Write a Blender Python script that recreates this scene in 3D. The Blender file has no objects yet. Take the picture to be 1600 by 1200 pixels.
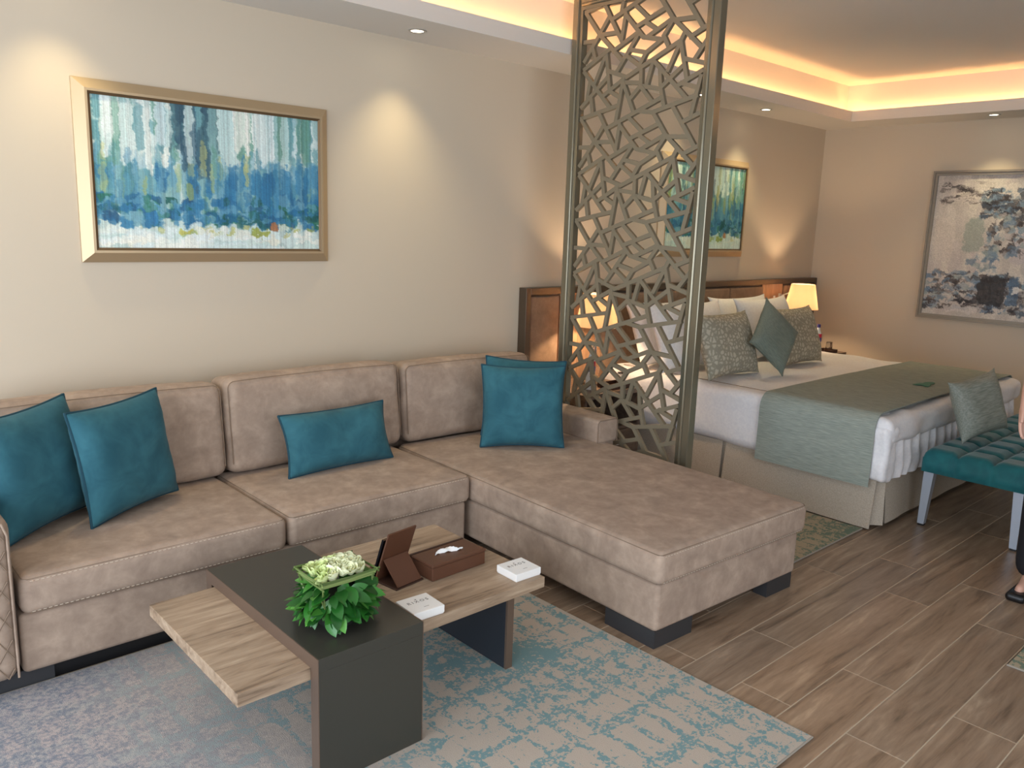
import bpy, bmesh, math, random
import numpy as np
from mathutils import Vector, Matrix, Euler, noise as mnoise

random.seed(7)
rng = np.random.default_rng(7)
PI = math.pi
scene = bpy.context.scene
COL = scene.collection

# ------------------------------------------------------------------ camera
CAM_H = 1.65
FPX = 1270.2
yaw, pitch, roll = math.radians(42.715), math.radians(11.058), math.radians(1.954)
Fv = Vector((math.sin(yaw) * math.cos(pitch), math.cos(yaw) * math.cos(pitch), -math.sin(pitch)))
Rt = Vector((math.cos(yaw), -math.sin(yaw), 0))
Up = Rt.cross(Fv)
Rv = math.cos(roll) * Rt + math.sin(roll) * Up
Uv = -math.sin(roll) * Rt + math.cos(roll) * Up
cam_data = bpy.data.cameras.new('camera')
cam_data.sensor_fit = 'HORIZONTAL'
cam_data.sensor_width = 36.0
cam_data.lens = 36.0 * FPX / 1600.0
cam_data.clip_start = 0.05
cam = bpy.data.objects.new('camera', cam_data)
COL.objects.link(cam)
cam.matrix_world = Matrix(((Rv.x, Uv.x, -Fv.x, 0), (Rv.y, Uv.y, -Fv.y, 0), (Rv.z, Uv.z, -Fv.z, CAM_H), (0, 0, 0, 1)))
scene.camera = cam

# ------------------------------------------------------------------ world, light, exposure
scene.view_settings.view_transform = 'Standard'
scene.view_settings.look = 'None'
scene.view_settings.gamma = 1.0
scene.view_settings.use_curve_mapping = False
scene.view_settings.exposure = 0.12

world = bpy.data.worlds.new('sky')
scene.world = world
world.use_nodes = True
bg = world.node_tree.nodes['Background']
bg.inputs[0].default_value = (0.62, 0.78, 1.0, 1)
bg.inputs[1].default_value = 1.2


def lamp(name, kind, loc, energy, color, target=None, parent=None, **kw):
    d = bpy.data.lights.new(name, kind)
    d.energy = energy
    d.color = color
    for k, v in kw.items():
        setattr(d, k, v)
    o = bpy.data.objects.new(name, d)
    COL.objects.link(o)
    o.location = loc
    if target is not None:
        o.rotation_euler = (Vector(target) - Vector(loc)).to_track_quat('-Z', 'Y').to_euler()
    if parent is not None:
        o.parent = parent
    return o


# daylight that falls in through the glazed doors of the left wall and the window behind the camera
WX = -1.62
lamp('window_daylight', 'AREA', (WX - 0.12, 1.35, 1.3), 138, (0.85, 0.92, 1.0), target=(4, 1.35, 0.9),
     shape='RECTANGLE', size=4.2, size_y=2.3)
lamp('front_window_daylight', 'AREA', (1.2, -1.85, 1.45), 64, (0.88, 0.93, 1.0), target=(1.9, 4, 0.9),
     shape='RECTANGLE', size=3.4, size_y=2.0)

# ------------------------------------------------------------------ helpers


def lin(c):
    return tuple(((v / 255.0) / 12.92 if v / 255.0 <= 0.04045 else ((v / 255.0 + 0.055) / 1.055) ** 2.4) for v in c)


def rgba(c):
    return lin(c) + (1.0,)


class NT:
    """small node tree builder"""

    def __init__(self, name, rough=0.6, metal=0.0, color=None, spec=0.5, coat=0.0, sheen=0.0):
        self.m = bpy.data.materials.new(name)
        self.m.use_nodes = True
        self.t = self.m.node_tree
        self.b = self.t.nodes['Principled BSDF']
        self.b.inputs['Roughness'].default_value = rough
        self.b.inputs['Metallic'].default_value = metal
        self.b.inputs['Specular IOR Level'].default_value = spec
        self.b.inputs['Coat Weight'].default_value = coat
        self.b.inputs['Sheen Weight'].default_value = sheen
        if color is not None:
            self.b.inputs['Base Color'].default_value = rgba(color)

    def n(self, kind, **kw):
        nd = self.t.nodes.new(kind)
        for k, v in kw.items():
            if k.startswith('i_'):
                key = k[2:]
                key = int(key) if key.isdigit() else key.replace('_', ' ')
                nd.inputs[key].default_value = v
            else:
                setattr(nd, k, v)
        return nd

    def l(self, a, b):
        self.t.links.new(a, b)

    def coord(self, kind='Object', scale=(1, 1, 1), loc=(0, 0, 0), rot=(0, 0, 0)):
        tc = self.n('ShaderNodeTexCoord')
        mp = self.n('ShaderNodeMapping')
        mp.inputs['Scale'].default_value = scale
        mp.inputs['Location'].default_value = loc
        mp.inputs['Rotation'].default_value = rot
        self.l(tc.outputs[kind], mp.inputs['Vector'])
        return mp.outputs['Vector']

    def noise(self, vec, scale, detail=4, rough=0.55, dist=0.0):
        nd = self.n('ShaderNodeTexNoise')
        nd.inputs['Scale'].default_value = scale
        nd.inputs['Detail'].default_value = detail
        nd.inputs['Roughness'].default_value = rough
        nd.inputs['Distortion'].default_value = dist
        if vec is not None:
            self.l(vec, nd.inputs['Vector'])
        return nd.outputs['Fac']

    def ramp(self, fac, stops, interp='LINEAR'):
        r = self.n('ShaderNodeValToRGB')
        r.color_ramp.interpolation = interp
        e = r.color_ramp.elements
        while len(e) < len(stops):
            e.new(0.5)
        for i, (p, c) in enumerate(stops):
            e[i].position = p
            e[i].color = rgba(c) if len(c) == 3 else c
        self.l(fac, r.inputs['Fac'])
        return r.outputs['Color']

    def mix(self, fac, a, b, mode='MIX'):
        m = self.n('ShaderNodeMix', data_type='RGBA', blend_type=mode)
        for sock, v in ((m.inputs[0], fac), (m.inputs[6], a), (m.inputs[7], b)):
            if isinstance(v, (int, float)):
                sock.default_value = v
            elif isinstance(v, tuple):
                sock.default_value = rgba(v) if len(v) == 3 else v
            else:
                self.l(v, sock)
        return m.outputs[2]

    def math(self, op, a, b=None, c=None, clamp=False):
        m = self.n('ShaderNodeMath', operation=op, use_clamp=clamp)
        for s, v in zip(m.inputs, (a, b, c)):
            if v is None:
                continue
            if isinstance(v, (int, float)):
                s.default_value = v
            else:
                self.l(v, s)
        return m.outputs[0]

    def color(self, out):
        self.l(out, self.b.inputs['Base Color'])

    def bump(self, h, strength=0.3, dist=0.01):
        b = self.n('ShaderNodeBump')
        b.inputs['Strength'].default_value = strength
        b.inputs['Distance'].default_value = dist
        self.l(h, b.inputs['Height'])
        self.l(b.outputs['Normal'], self.b.inputs['Normal'])


def plain(name, c, rough=0.6, metal=0.0, **kw):
    return NT(name, rough, metal, c, **kw).m


def emit(name, c, strength):
    n = NT(name, 0.5, 0, c)
    n.b.inputs['Emission Color'].default_value = rgba(c)
    n.b.inputs['Emission Strength'].default_value = strength
    return n.m


class MB:
    """collects geometry; build() links it as one mesh object"""

    def __init__(self):
        self.v, self.f = [], []

    def add(self, vs, fs):
        k = len(self.v)
        self.v += [tuple(p) for p in vs]
        self.f += [tuple(i + k for i in f) for f in fs]
        return self

    def box(self, lo, hi, bev=0.0):
        (x0, y0, z0), (x1, y1, z1) = lo, hi
        if bev <= 0:
            vs = [(x, y, z) for x in (x0, x1) for y in (y0, y1) for z in (z0, z1)]
            return self.add(vs, [(0, 1, 3, 2), (4, 6, 7, 5), (0, 4, 5, 1), (2, 3, 7, 6), (0, 2, 6, 4), (1, 5, 7, 3)])
        b = min(bev, (x1 - x0) / 2.01, (y1 - y0) / 2.01, (z1 - z0) / 2.01)
        vs, idx = [], {}
        for sx in (0, 1):
            for sy in (0, 1):
                for sz in (0, 1):
                    X, Y, Z = (x0, x1)[sx], (y0, y1)[sy], (z0, z1)[sz]
                    dx, dy, dz = (b, -b)[sx], (b, -b)[sy], (b, -b)[sz]
                    for ax, p in (('x', (X, Y + dy, Z + dz)), ('y', (X + dx, Y, Z + dz)), ('z', (X + dx, Y + dy, Z))):
                        idx[(sx, sy, sz, ax)] = len(vs)
                        vs.append(p)
        fs = []
        for s in (0, 1):
            q = [idx[(s, 0, 0, 'x')], idx[(s, 1, 0, 'x')], idx[(s, 1, 1, 'x')], idx[(s, 0, 1, 'x')]]
            fs.append(tuple(q if s else q[::-1]))
            q = [idx[(0, s, 0, 'y')], idx[(1, s, 0, 'y')], idx[(1, s, 1, 'y')], idx[(0, s, 1, 'y')]]
            fs.append(tuple(q[::-1] if s else q))
            q = [idx[(0, 0, s, 'z')], idx[(1, 0, s, 'z')], idx[(1, 1, s, 'z')], idx[(0, 1, s, 'z')]]
            fs.append(tuple(q if s else q[::-1]))
        for a in (0, 1):
            for c in (0, 1):
                fs.append((idx[(a, c, 0, 'x')], idx[(a, c, 1, 'x')], idx[(a, c, 1, 'y')], idx[(a, c, 0, 'y')]))
                fs.append((idx[(a, 0, c, 'x')], idx[(a, 1, c, 'x')], idx[(a, 1, c, 'z')], idx[(a, 0, c, 'z')]))
                fs.append((idx[(0, a, c, 'y')], idx[(1, a, c, 'y')], idx[(1, a, c, 'z')], idx[(0, a, c, 'z')]))
                for d in (0, 1):
                    fs.append((idx[(a, c, d, 'x')], idx[(a, c, d, 'y')], idx[(a, c, d, 'z')]))
        return self.add(vs, fs)

    def prism(self, poly, axis, a, b):
        """extrude 2D polygon along axis from a to b; poly coords are the other two axes in xyz order"""
        def P(u, v, w):
            return {'x': (w, u, v), 'y': (u, w, v), 'z': (u, v, w)}[axis]
        n = len(poly)
        vs = [P(u, v, a) for u, v in poly] + [P(u, v, b) for u, v in poly]
        fs = [tuple(range(n)), tuple(range(2 * n - 1, n - 1, -1))]
        fs += [(i, i + n, (i + 1) % n + n, (i + 1) % n) for i in range(n)]
        return self.add(vs, fs)

    def tube(self, pts, r, seg=8, closed=False, cap=True):
        pts = [Vector(p) for p in pts]
        n = len(pts)
        rr = r if isinstance(r, (list, tuple)) else [r] * n
        vs, fs = [], []
        prev = None
        for i, p in enumerate(pts):
            if closed:
                t = pts[(i + 1) % n] - pts[i - 1]
            else:
                t = pts[min(i + 1, n - 1)] - pts[max(i - 1, 0)]
            t.normalize()
            if prev is None:
                a = Vector((0, 0, 1)) if abs(t.z) < 0.9 else Vector((1, 0, 0))
                u = t.cross(a).normalized()
            else:
                u = (prev - t * prev.dot(t))
                u = u.normalized() if u.length > 1e-6 else t.orthogonal().normalized()
            prev = u
            w = t.cross(u)
            for k in range(seg):
                an = 2 * PI * k / seg
                vs.append(p + (u * math.cos(an) + w * math.sin(an)) * rr[i])
        m = n if closed else n - 1
        for i in range(m):
            for k in range(seg):
                a, b = i * seg, ((i + 1) % n) * seg
                fs.append((a + k, a + (k + 1) % seg, b + (k + 1) % seg, b + k))
        if cap and not closed:
            fs.append(tuple(range(seg))[::-1])
            fs.append(tuple(range((n - 1) * seg, n * seg)))
        return self.add(vs, fs)

    def lathe(self, prof, c=(0, 0, 0), seg=32, close=False):
        vs, fs = [], []
        for r, z in prof:
            for k in range(seg):
                an = 2 * PI * k / seg
                vs.append((c[0] + r * math.cos(an), c[1] + r * math.sin(an), c[2] + z))
        n = len(prof)
        for i in range(n if close else n - 1):
            for k in range(seg):
                a, b = i * seg, ((i + 1) % n) * seg
                fs.append((a + k, a + (k + 1) % seg, b + (k + 1) % seg, b + k))
        return self.add(vs, fs)

    def grid(self, nu, nv, fn, wrap_u=False):
        vs = [fn(i / (nu - (0 if wrap_u else 1)), j / (nv - 1)) for j in range(nv) for i in range(nu)]
        fs = []
        for j in range(nv - 1):
            for i in range(nu if wrap_u else nu - 1):
                a, b = j * nu + i, j * nu + (i + 1) % nu
                fs.append((a, b, b + nu, a + nu))
        return self.add(vs, fs)

    def softbox(self, lo, hi, r, crown=0.0, n=10, wob=0.0, seed=0, wscale=5.0, crown_front=0.0):
        lo, hi = Vector(lo), Vector(hi)
        c, s = (lo + hi) / 2, (hi - lo) / 2
        r = min(r, *(x * 0.999 for x in s))

        def ticks(h):
            inner = h - r
            t = [-h, -inner - r * 0.62, -inner - r * 0.25]
            t += list(np.linspace(-inner, inner, max(3, int(n * h / max(s)) + 2)))
            t += [inner + r * 0.25, inner + r * 0.62, h]
            return t
        tk = [ticks(x) for x in s]
        off = Vector((seed * 3.7, seed * 1.3, seed * 2.1))
        for ax in range(3):
            ua, va = [(1, 2), (2, 0), (0, 1)][ax]
            for sg in (-1, 1):
                U, V = tk[ua], tk[va]
                vs = []
                for vv in V:
                    for uu in U:
                        p = [0, 0, 0]
                        p[ax] = sg * s[ax]
                        p[ua], p[va] = uu, vv
                        q = Vector([max(-(s[k] - r), min(s[k] - r, p[k])) for k in range(3)])
                        d = Vector(p) - q
                        p2 = q + d.normalized() * r if d.length > 1e-9 else Vector(p)
                        if crown:
                            w = max(0, 1 - (p2.x / s.x) ** 2) * max(0, 1 - (p2.y / s.y) ** 2)
                            p2.z += crown * w * (p2.z / s.z + (0 if p2.z > 0 else 0)) * (1 if p2.z > 0 else 0)
                        if crown_front:
                            w = max(0, 1 - (p2.x / s.x) ** 2) * max(0, 1 - (p2.z / s.z) ** 2)
                            p2.y += crown_front * w * (-1 if p2.y < 0 else 1)
                        if wob:
                            q2 = p2 * wscale + off
                            p2 += Vector((mnoise.noise(q2), mnoise.noise(q2 + Vector((9, 0, 0))), mnoise.noise(q2 + Vector((0, 9, 0))))) * wob
                        vs.append(p2 + c)
                nu, nv = len(U), len(V)
                fs = []
                for j in range(nv - 1):
                    for i in range(nu - 1):
                        a = j * nu + i
                        q = (a, a + 1, a + 1 + nu, a + nu)
                        fs.append(q if sg > 0 else q[::-1])
                self.add(vs, fs)
        return self

    def mesh(self, name, mat, smooth=True, weld=True, angle=40):
        me = bpy.data.meshes.new(name)
        me.from_pydata(self.v, [], self.f)
        bm = bmesh.new()
        bm.from_mesh(me)
        if weld:
            bmesh.ops.remove_doubles(bm, verts=bm.verts, dist=1e-5)
        bmesh.ops.recalc_face_normals(bm, faces=bm.faces)
        if smooth:
            for f in bm.faces:
                f.smooth = True
            lim = math.radians(angle)
            for e in bm.edges:
                e.smooth = len(e.link_faces) == 2 and e.calc_face_angle(0) < lim
        bm.to_mesh(me)
        bm.free()
        if mat is not None:
            me.materials.append(mat)
        return me

    def build(self, name, mat, parent=None, **kw):
        return link(name, self.mesh(name, mat, **kw), parent)


def link(name, me, parent=None, loc=None, rot=None, scale=None):
    o = bpy.data.objects.new(name, me)
    COL.objects.link(o)
    if parent is not None:
        o.parent = parent
    if loc is not None:
        o.location = loc
    if rot is not None:
        o.rotation_euler = rot
    if scale is not None:
        o.scale = scale
    return o


def tag(o, label=None, cat=None, group=None, kind=None):
    if label:
        o['label'] = label
    if cat:
        o['category'] = cat
    if group:
        o['group'] = group
    if kind:
        o['kind'] = kind
    return o


def thing(name, label, cat, loc=(0, 0, 0), rz=0.0, group=None):
    o = bpy.data.objects.new(name, None)
    o.empty_display_size = 0.1
    COL.objects.link(o)
    o.location = loc
    o.rotation_euler = (0, 0, rz)
    return tag(o, label, cat, group)


def copy_tree(o, parent=None):
    c = o.copy()
    COL.objects.link(c)
    c.parent = parent
    for ch in list(o.children):
        copy_tree(ch, c)
    return c


# ------------------------------------------------------------------ materials
def m_wall():
    n = NT('wall_paint', 0.75, color=(206, 191, 169))
    n.bump(n.noise(n.coord('Object'), 260, 2), 0.05, 0.002)
    return n.m


M = {}
M['wall'] = m_wall()
M['ceiling'] = plain('ceiling_paint', (216, 211, 203), 0.8)
M['white'] = plain('white_lacquer', (235, 235, 232), 0.35)
M['chrome'] = plain('brushed_steel', (200, 200, 198), 0.3, 1.0)
M['black'] = plain('black_plastic', (18, 18, 20), 0.4)


def m_suede(name='suede', a=(145, 125, 110), b=(184, 162, 143)):
    n = NT(name, 0.85, sheen=0.05, spec=0.2)
    v = n.coord('Object')
    f1 = n.noise(v, 9, 5, 0.65, 0.4)
    f2 = n.noise(v, 26, 3, 0.6)
    f = n.math('ADD', n.math('MULTIPLY', f1, 0.75), n.math('MULTIPLY', f2, 0.25))
    n.color(n.ramp(f, [(0.31, a), (0.5, tuple((p + q) // 2 for p, q in zip(a, b))), (0.69, b)]))
    n.bump(n.noise(v, 420, 2), 0.12, 0.001)
    return n.m


M['suede'] = m_suede()
M['stitch'] = plain('pale_thread', (206, 190, 170), 0.8)
M['seam'] = plain('seam_cord', (132, 112, 94), 0.85)


def m_velvet(name, a, b, rough=0.8, sheen=0.06):
    n = NT(name, rough, sheen=sheen, spec=0.25)
    v = n.coord('Object')
    n.color(n.ramp(n.noise(v, 9, 3, 0.6, 0.5), [(0.35, a), (0.65, b)]))
    n.bump(n.noise(v, 500, 2), 0.15, 0.001)
    return n.m


M['teal'] = m_velvet('teal_velvet', (40, 88, 101), (54, 106, 118))
M['teal_dark'] = plain('teal_piping', (22, 66, 80), 0.8)
M['bench_teal'] = m_velvet('bench_velvet', (10, 82, 88), (20, 100, 104), 0.6, 0.3)


def m_linen(name, a, b, scale=140, stretch=(1, 1, 1), rough=0.8, bump=0.25):
    n = NT(name, rough, spec=0.25)
    v = n.coord('Object', stretch)
    n.color(n.ramp(n.noise(v, scale, 2, 0.6), [(0.35, a), (0.65, b)]))
    n.bump(n.noise(v, scale * 1.5, 2), bump, 0.002)
    return n.m


M['duvet'] = m_linen('white_cotton', (226, 224, 226), (234, 232, 232), 60, bump=0.05)
M['pillowcase'] = m_linen('white_pillow_cotton', (228, 225, 222), (236, 234, 231), 60, bump=0.05)
M['skirt'] = m_linen('greige_linen', (168, 156, 140), (186, 174, 158), 180, bump=0.15)
M['runner'] = m_linen('sage_woven', (130, 139, 130), (158, 164, 154), 60, (4, 0.25, 6), 0.7, 0.15)
M['sage'] = m_linen('sage_satin', (108, 118, 108), (126, 134, 122), 60, (0.4, 3, 3), 0.45, 0.15)
M['silver_sage'] = m_linen('silver_sage_satin', (122, 128, 118), (150, 154, 144), 45, (0.4, 3, 3), 0.38, 0.15)


def m_pattern():
    n = NT('leaf_pattern_jacquard', 0.75, spec=0.25)
    v = n.coord('Object')
    vo = n.n('ShaderNodeTexVoronoi', feature='DISTANCE_TO_EDGE')
    vo.inputs['Scale'].default_value = 30
    n.l(v, vo.inputs['Vector'])
    s = n.noise(v, 30, 3, 0.6, 1.2)
    d = n.math('ADD', vo.outputs['Distance'], n.math('MULTIPLY', n.math('SUBTRACT', s, 0.5), 0.5))
    n.color(n.ramp(d, [(0.1, (152, 147, 130)), (0.24, (190, 184, 165))]))
    n.bump(n.noise(v, 240, 2), 0.2, 0.001)
    return n.m


M['pattern'] = m_pattern()


def m_wood(name, cols, axis='x', scale=1.0, rough=0.5, rand=True, bump=0.08):
    n = NT(name, rough)
    st = {'x': (0.9, 9, 9), 'y': (9, 0.9, 9), 'z': (9, 9, 0.9)}[axis]
    tc = n.n('ShaderNodeTexCoord')
    mp = n.n('ShaderNodeMapping')
    mp.inputs['Scale'].default_value = tuple(s * scale for s in st)
    n.l(tc.outputs['Object'], mp.inputs['Vector'])
    if rand:
        oi = n.n('ShaderNodeObjectInfo')
        n.l(n.math('MULTIPLY', oi.outputs['Random'], 57.0), mp.inputs['Location'])
        rnd = oi.outputs['Random']
    f1 = n.noise(mp.outputs['Vector'], 2.2, 6, 0.62, 0.9)
    f2 = n.noise(mp.outputs['Vector'], 9.0, 4, 0.6, 0.3)
    f = n.math('ADD', n.math('MULTIPLY', f1, 0.72), n.math('MULTIPLY', f2, 0.28))
    k = len(cols)
    c = n.ramp(f, [(0.34 + 0.32 * i / (k - 1), cols[i]) for i in range(k)])
    if rand:
        c = n.mix(1.0, c, n.ramp(rnd, [(0, (232, 232, 232)), (1, (255, 250, 244))]), 'MULTIPLY')
    n.color(c)
    n.bump(f, bump, 0.004)
    return n.m


M['plank'] = m_wood('oak_look_tile', [(104, 86, 70), (140, 118, 98), (156, 134, 113), (182, 160, 136)], 'x', 0.75, 0.36)
M['grout'] = plain('pale_grout', (188, 171, 149), 0.9)
M['table_wood'] = m_wood('weathered_oak', [(106, 86, 68), (150, 127, 104), (168, 145, 121), (188, 166, 141)], 'x', 1.15, 0.5, False)
M['table_edge'] = m_wood('weathered_oak_edge', [(112, 96, 84), (146, 126, 110), (168, 150, 134)], 'x', 2.0, 0.6, False)
M['slab'] = plain('dark_olive_lacquer', (64, 62, 55), 0.32, 0.15)
M['bronze'] = plain('bronze_edge', (124, 104, 90), 0.38, 0.55)
M['dark_panel'] = plain('ink_blue_panel', (40, 44, 52), 0.4)
M['plinth'] = plain('charcoal_plinth', (52, 52, 54), 0.45)
M['screen'] = plain('champagne_metal_paint', (132, 122, 102), 0.4, 0.25)
M['screen_post'] = plain('champagne_metal_frame', (138, 131, 112), 0.19, 0.65)
M['frame_gold'] = plain('champagne_gold_frame', (190, 166, 132), 0.38, 0.45)
M['frame_lip'] = plain('bronze_frame_lip', (120, 98, 72), 0.4, 0.6)
M['frame_silver'] = plain('silver_frame', (150, 142, 132), 0.42, 0.5)
M['hb_frame'] = plain('bronze_headboard_frame', (98, 84, 70), 0.35, 0.6)
M['hb_fabric'] = m_suede('taupe_suede', (124, 101, 81), (154, 128, 105))
M['hb_wood'] = m_wood('walnut_veneer', [(142, 106, 76), (170, 130, 96), (192, 152, 116)], 'z', 1.0, 0.4, False)
M['ns_wood'] = m_wood('grey_walnut', [(78, 64, 54), (106, 88, 74), (128, 108, 92)], 'x', 1.0, 0.45, False)
M['ns_dark'] = plain('dark_niche', (26, 22, 20), 0.7)
M['leather'] = plain('brown_leather', (92, 58, 40), 0.48)
M['leather_dark'] = plain('brown_leather_edge', (62, 38, 27), 0.55)
M['screen_glass'] = plain('dark_screen', (14, 16, 22), 0.15)
M['tissue'] = plain('tissue_paper', (240, 240, 238), 0.9)
M['card'] = plain('white_card', (238, 236, 232), 0.6)
M['ink'] = plain('grey_ink', (112, 108, 104), 0.8)
M['leg_silver'] = plain('silver_leg', (176, 184, 196), 0.3, 0.35)


def m_rug(name, base, teal, grey, seedloc, greyside=True):
    n = NT(name, 0.95, spec=0.1)
    v = n.coord('Object', loc=seedloc)
    sep = n.n('ShaderNodeSeparateXYZ')
    n.l(v, sep.inputs[0])
    wob2 = n.noise(v, 20, 3, 0.7)
    big = n.noise(v, 1.4, 3, 0.5)
    fine = n.noise(v, 75, 3, 0.7)
    mid = n.noise(v, 24, 4, 0.75)
    masks = []
    for ax, sc, off in ((0, 10.0, 0.0), (1, 6.5, 3.0)):
        c = n.math('ADD', n.math('MULTIPLY', sep.outputs[ax], sc), n.math('MULTIPLY', wob2, 0.3))
        vo = n.n('ShaderNodeTexVoronoi', voronoi_dimensions='1D', feature='DISTANCE_TO_EDGE')
        vo.inputs['Scale'].default_value = 1.0
        n.l(n.math('ADD', c, off), vo.inputs['W'])
        wd = n.math('MULTIPLY', n.noise(v, 2.4 + off * 0.3, 4, 0.7), 0.95)
        masks.append(n.math('LESS_THAN', vo.outputs['Distance'], n.math('SUBTRACT', wd, 0.355)))
    lines = n.math('MAXIMUM', masks[0], masks[1])
    brk = n.math('GREATER_THAN', n.math('ADD', n.math('MULTIPLY', fine, 0.6), n.math('MULTIPLY', mid, 0.4)), 0.485)
    # blotchy worn patches, denser where the large noise is high
    sum_ = n.math('ADD', n.math('MULTIPLY', mid, 0.62), n.math('ADD', n.math('MULTIPLY', fine, 0.3), n.math('MULTIPLY', big, 0.55)))
    speck = n.math('GREATER_THAN', sum_, 0.78)
    tmask = n.math('MAXIMUM', n.math('MULTIPLY', lines, brk), speck)
    gx = n.math('MULTIPLY_ADD', sep.outputs[0], -1.1, 1.25 if greyside else -9.0)
    gx = n.math('ADD', gx, n.math('MULTIPLY_ADD', big, 1.2, -0.6), clamp=True)
    gsp = n.ramp(n.math('ADD', n.math('MULTIPLY', mid, 0.45), n.math('MULTIPLY', fine, 0.55)), [(0.43, grey), (0.58, tuple(int(c * 0.97) for c in base[:2]) + (base[2] + 4,))])
    b0 = n.mix(gx, base, gsp)
    fac = n.math('MULTIPLY', tmask, n.math('MULTIPLY_ADD', gx, -0.72, 0.85))
    n.color(n.mix(fac, b0, teal))
    n.bump(n.noise(v, 330, 2), 0.5, 0.006)
    return n.m


M['rug'] = m_rug('distressed_teal_rug', (184, 171, 157), (104, 146, 151), (122, 128, 138), (-1.15, 0, 0))
M['rug_bed'] = m_rug('distressed_olive_rug', (170, 156, 132), (98, 122, 108), (120, 120, 112), (4, 2, 0), False)
M['rug_side'] = plain('rug_edge', (150, 142, 130), 0.95)
M['green_leaf'] = NT('glossy_leaf', 0.32)
_n = M['green_leaf']
_oi = _n.n('ShaderNodeObjectInfo')
_n.color(_n.ramp(_oi.outputs['Random'], [(0, (22, 68, 24)), (0.5, (42, 106, 36)), (1, (84, 146, 58))]))
M['green_leaf'] = _n.m
M['grass'] = NT('grass_blade_green', 0.4)
_n = M['grass']
_oi = _n.n('ShaderNodeObjectInfo')
_n.color(_n.ramp(_oi.outputs['Random'], [(0, (70, 92, 44)), (1, (132, 150, 88))]))
M['grass'] = _n.m
M['rose'] = plain('ivory_rose', (238, 240, 200), 0.6)
M['rose_g'] = plain('green_ivory_rose', (216, 228, 160), 0.6)
M['pot'] = plain('dark_pot', (30, 32, 28), 0.5)
M['skin'] = plain('skin', (206, 160, 140), 0.5)
M['glass'] = NT('clear_glass', 0.02)
M['glass'].b.inputs['Transmission Weight'].default_value = 1.0
M['glass'].b.inputs['IOR'].default_value = 1.3
M['glass'] = M['glass'].m


def m_shade():
    m = bpy.data.materials.new('cream_lampshade')
    m.use_nodes = True
    t = m.node_tree
    out = t.nodes['Material Output']
    d = t.nodes.new('ShaderNodeBsdfDiffuse')
    d.inputs[0].default_value = rgba((246, 230, 200))
    tr = t.nodes.new('ShaderNodeBsdfTranslucent')
    tr.inputs[0].default_value = rgba((206, 190, 170))
    mx = t.nodes.new('ShaderNodeMixShader')
    mx.inputs[0].default_value = 0.8
    t.links.new(d.outputs[0], mx.inputs[1])
    t.links.new(tr.outputs[0], mx.inputs[2])
    t.links.new(mx.outputs[0], out.inputs[0])
    return m


M['shade'] = m_shade()


def vcol_mat(name, rough=0.55, bump=0.2):
    n = NT(name, rough)
    a = n.n('ShaderNodeAttribute', attribute_name='paint')
    n.color(a.outputs['Color'])
    n.bump(n.noise(n.coord('Object', (6, 1, 1.5)), 40, 4), bump, 0.003)
    return n.m


# ------------------------------------------------------------------ the room
X1, Y1, HS, HC = 7.78, 4.05, 2.66, 2.985
YF = -1.75
CX, CY = 7.335, 3.589           # inner edges of the dropped soffit
# floor: pale grout bed with every tile plank laid on it
fl = MB().box((WX, YF, -0.12), (X1, Y1, -0.0012)).build('floor', M['grout'], smooth=False)
tag(fl, 'wood-look tiled floor with pale joints', kind='structure')
PW, PLN, GAP = 0.2015, 1.237, 0.004
pm = {}


def plank_mesh(L):
    k = round(L, 3)
    if k not in pm:
        pm[k] = MB().box((-L / 2 + GAP / 2, -PW / 2 + GAP / 2, -0.008), (L / 2 - GAP / 2, PW / 2 - GAP / 2, 0), 0.0012).mesh('plank', M['plank'], smooth=False)
    return pm[k]


row = 0
y = 0.83 - 9 * PW
while y < Y1 - 0.05:
    k = round((y - 0.83) / PW)
    x0 = (2.545 if k % 2 == 0 else 2.94) - 5 * PLN
    while x0 < X1:
        a, b = max(x0, WX), min(x0 + PLN, X1)
        if b - a > 0.08 and y > -1.0:
            link('plank', plank_mesh(b - a), fl, ((a + b) / 2, y + PW / 2, 0))
        x0 += PLN
    y += PW

T = 0.12
wb = MB().box((WX - T, Y1, -0.12), (X1 + T, Y1 + T, HC + 0.2)).build('wall_back', M['wall'], smooth=False)
tag(wb, 'cream painted wall behind sofa and bed', kind='structure')
wr = MB().box((X1, YF - T, -0.12), (X1 + T, Y1, HC + 0.2)).build('wall_right', M['wall'], smooth=False)
tag(wr, 'cream painted wall beyond the bed', kind='structure')


def holed_wall(name, axis, pos, th, u0, u1, hole, label):
    (a, b, z0, z1) = hole
    mb = MB()

    def bx(ua, ub, za, zb):
        if axis == 'x':
            mb.box((pos - th, ua, za), (pos, ub, zb))
        else:
            mb.box((ua, pos - th, za), (ub, pos, zb))
    bx(u0, a, -0.12, HC + 0.2)
    bx(b, u1, -0.12, HC + 0.2)
    bx(a, b, z1, HC + 0.2)
    if z0 > -0.1:
        bx(a, b, -0.12, z0)
    o = mb.build(name, M['wall'], smooth=False, weld=False)
    return tag(o, label, kind='structure')


holed_wall('wall_left', 'x', WX, T, YF, Y1, (-0.8, 3.5, 0.0, 2.5), 'wall with glazed doors')
holed_wall('wall_front', 'y', YF, T, WX - T, X1 + T, (-0.55, 2.95, 0.4, 2.5), 'wall with wide window')


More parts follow.
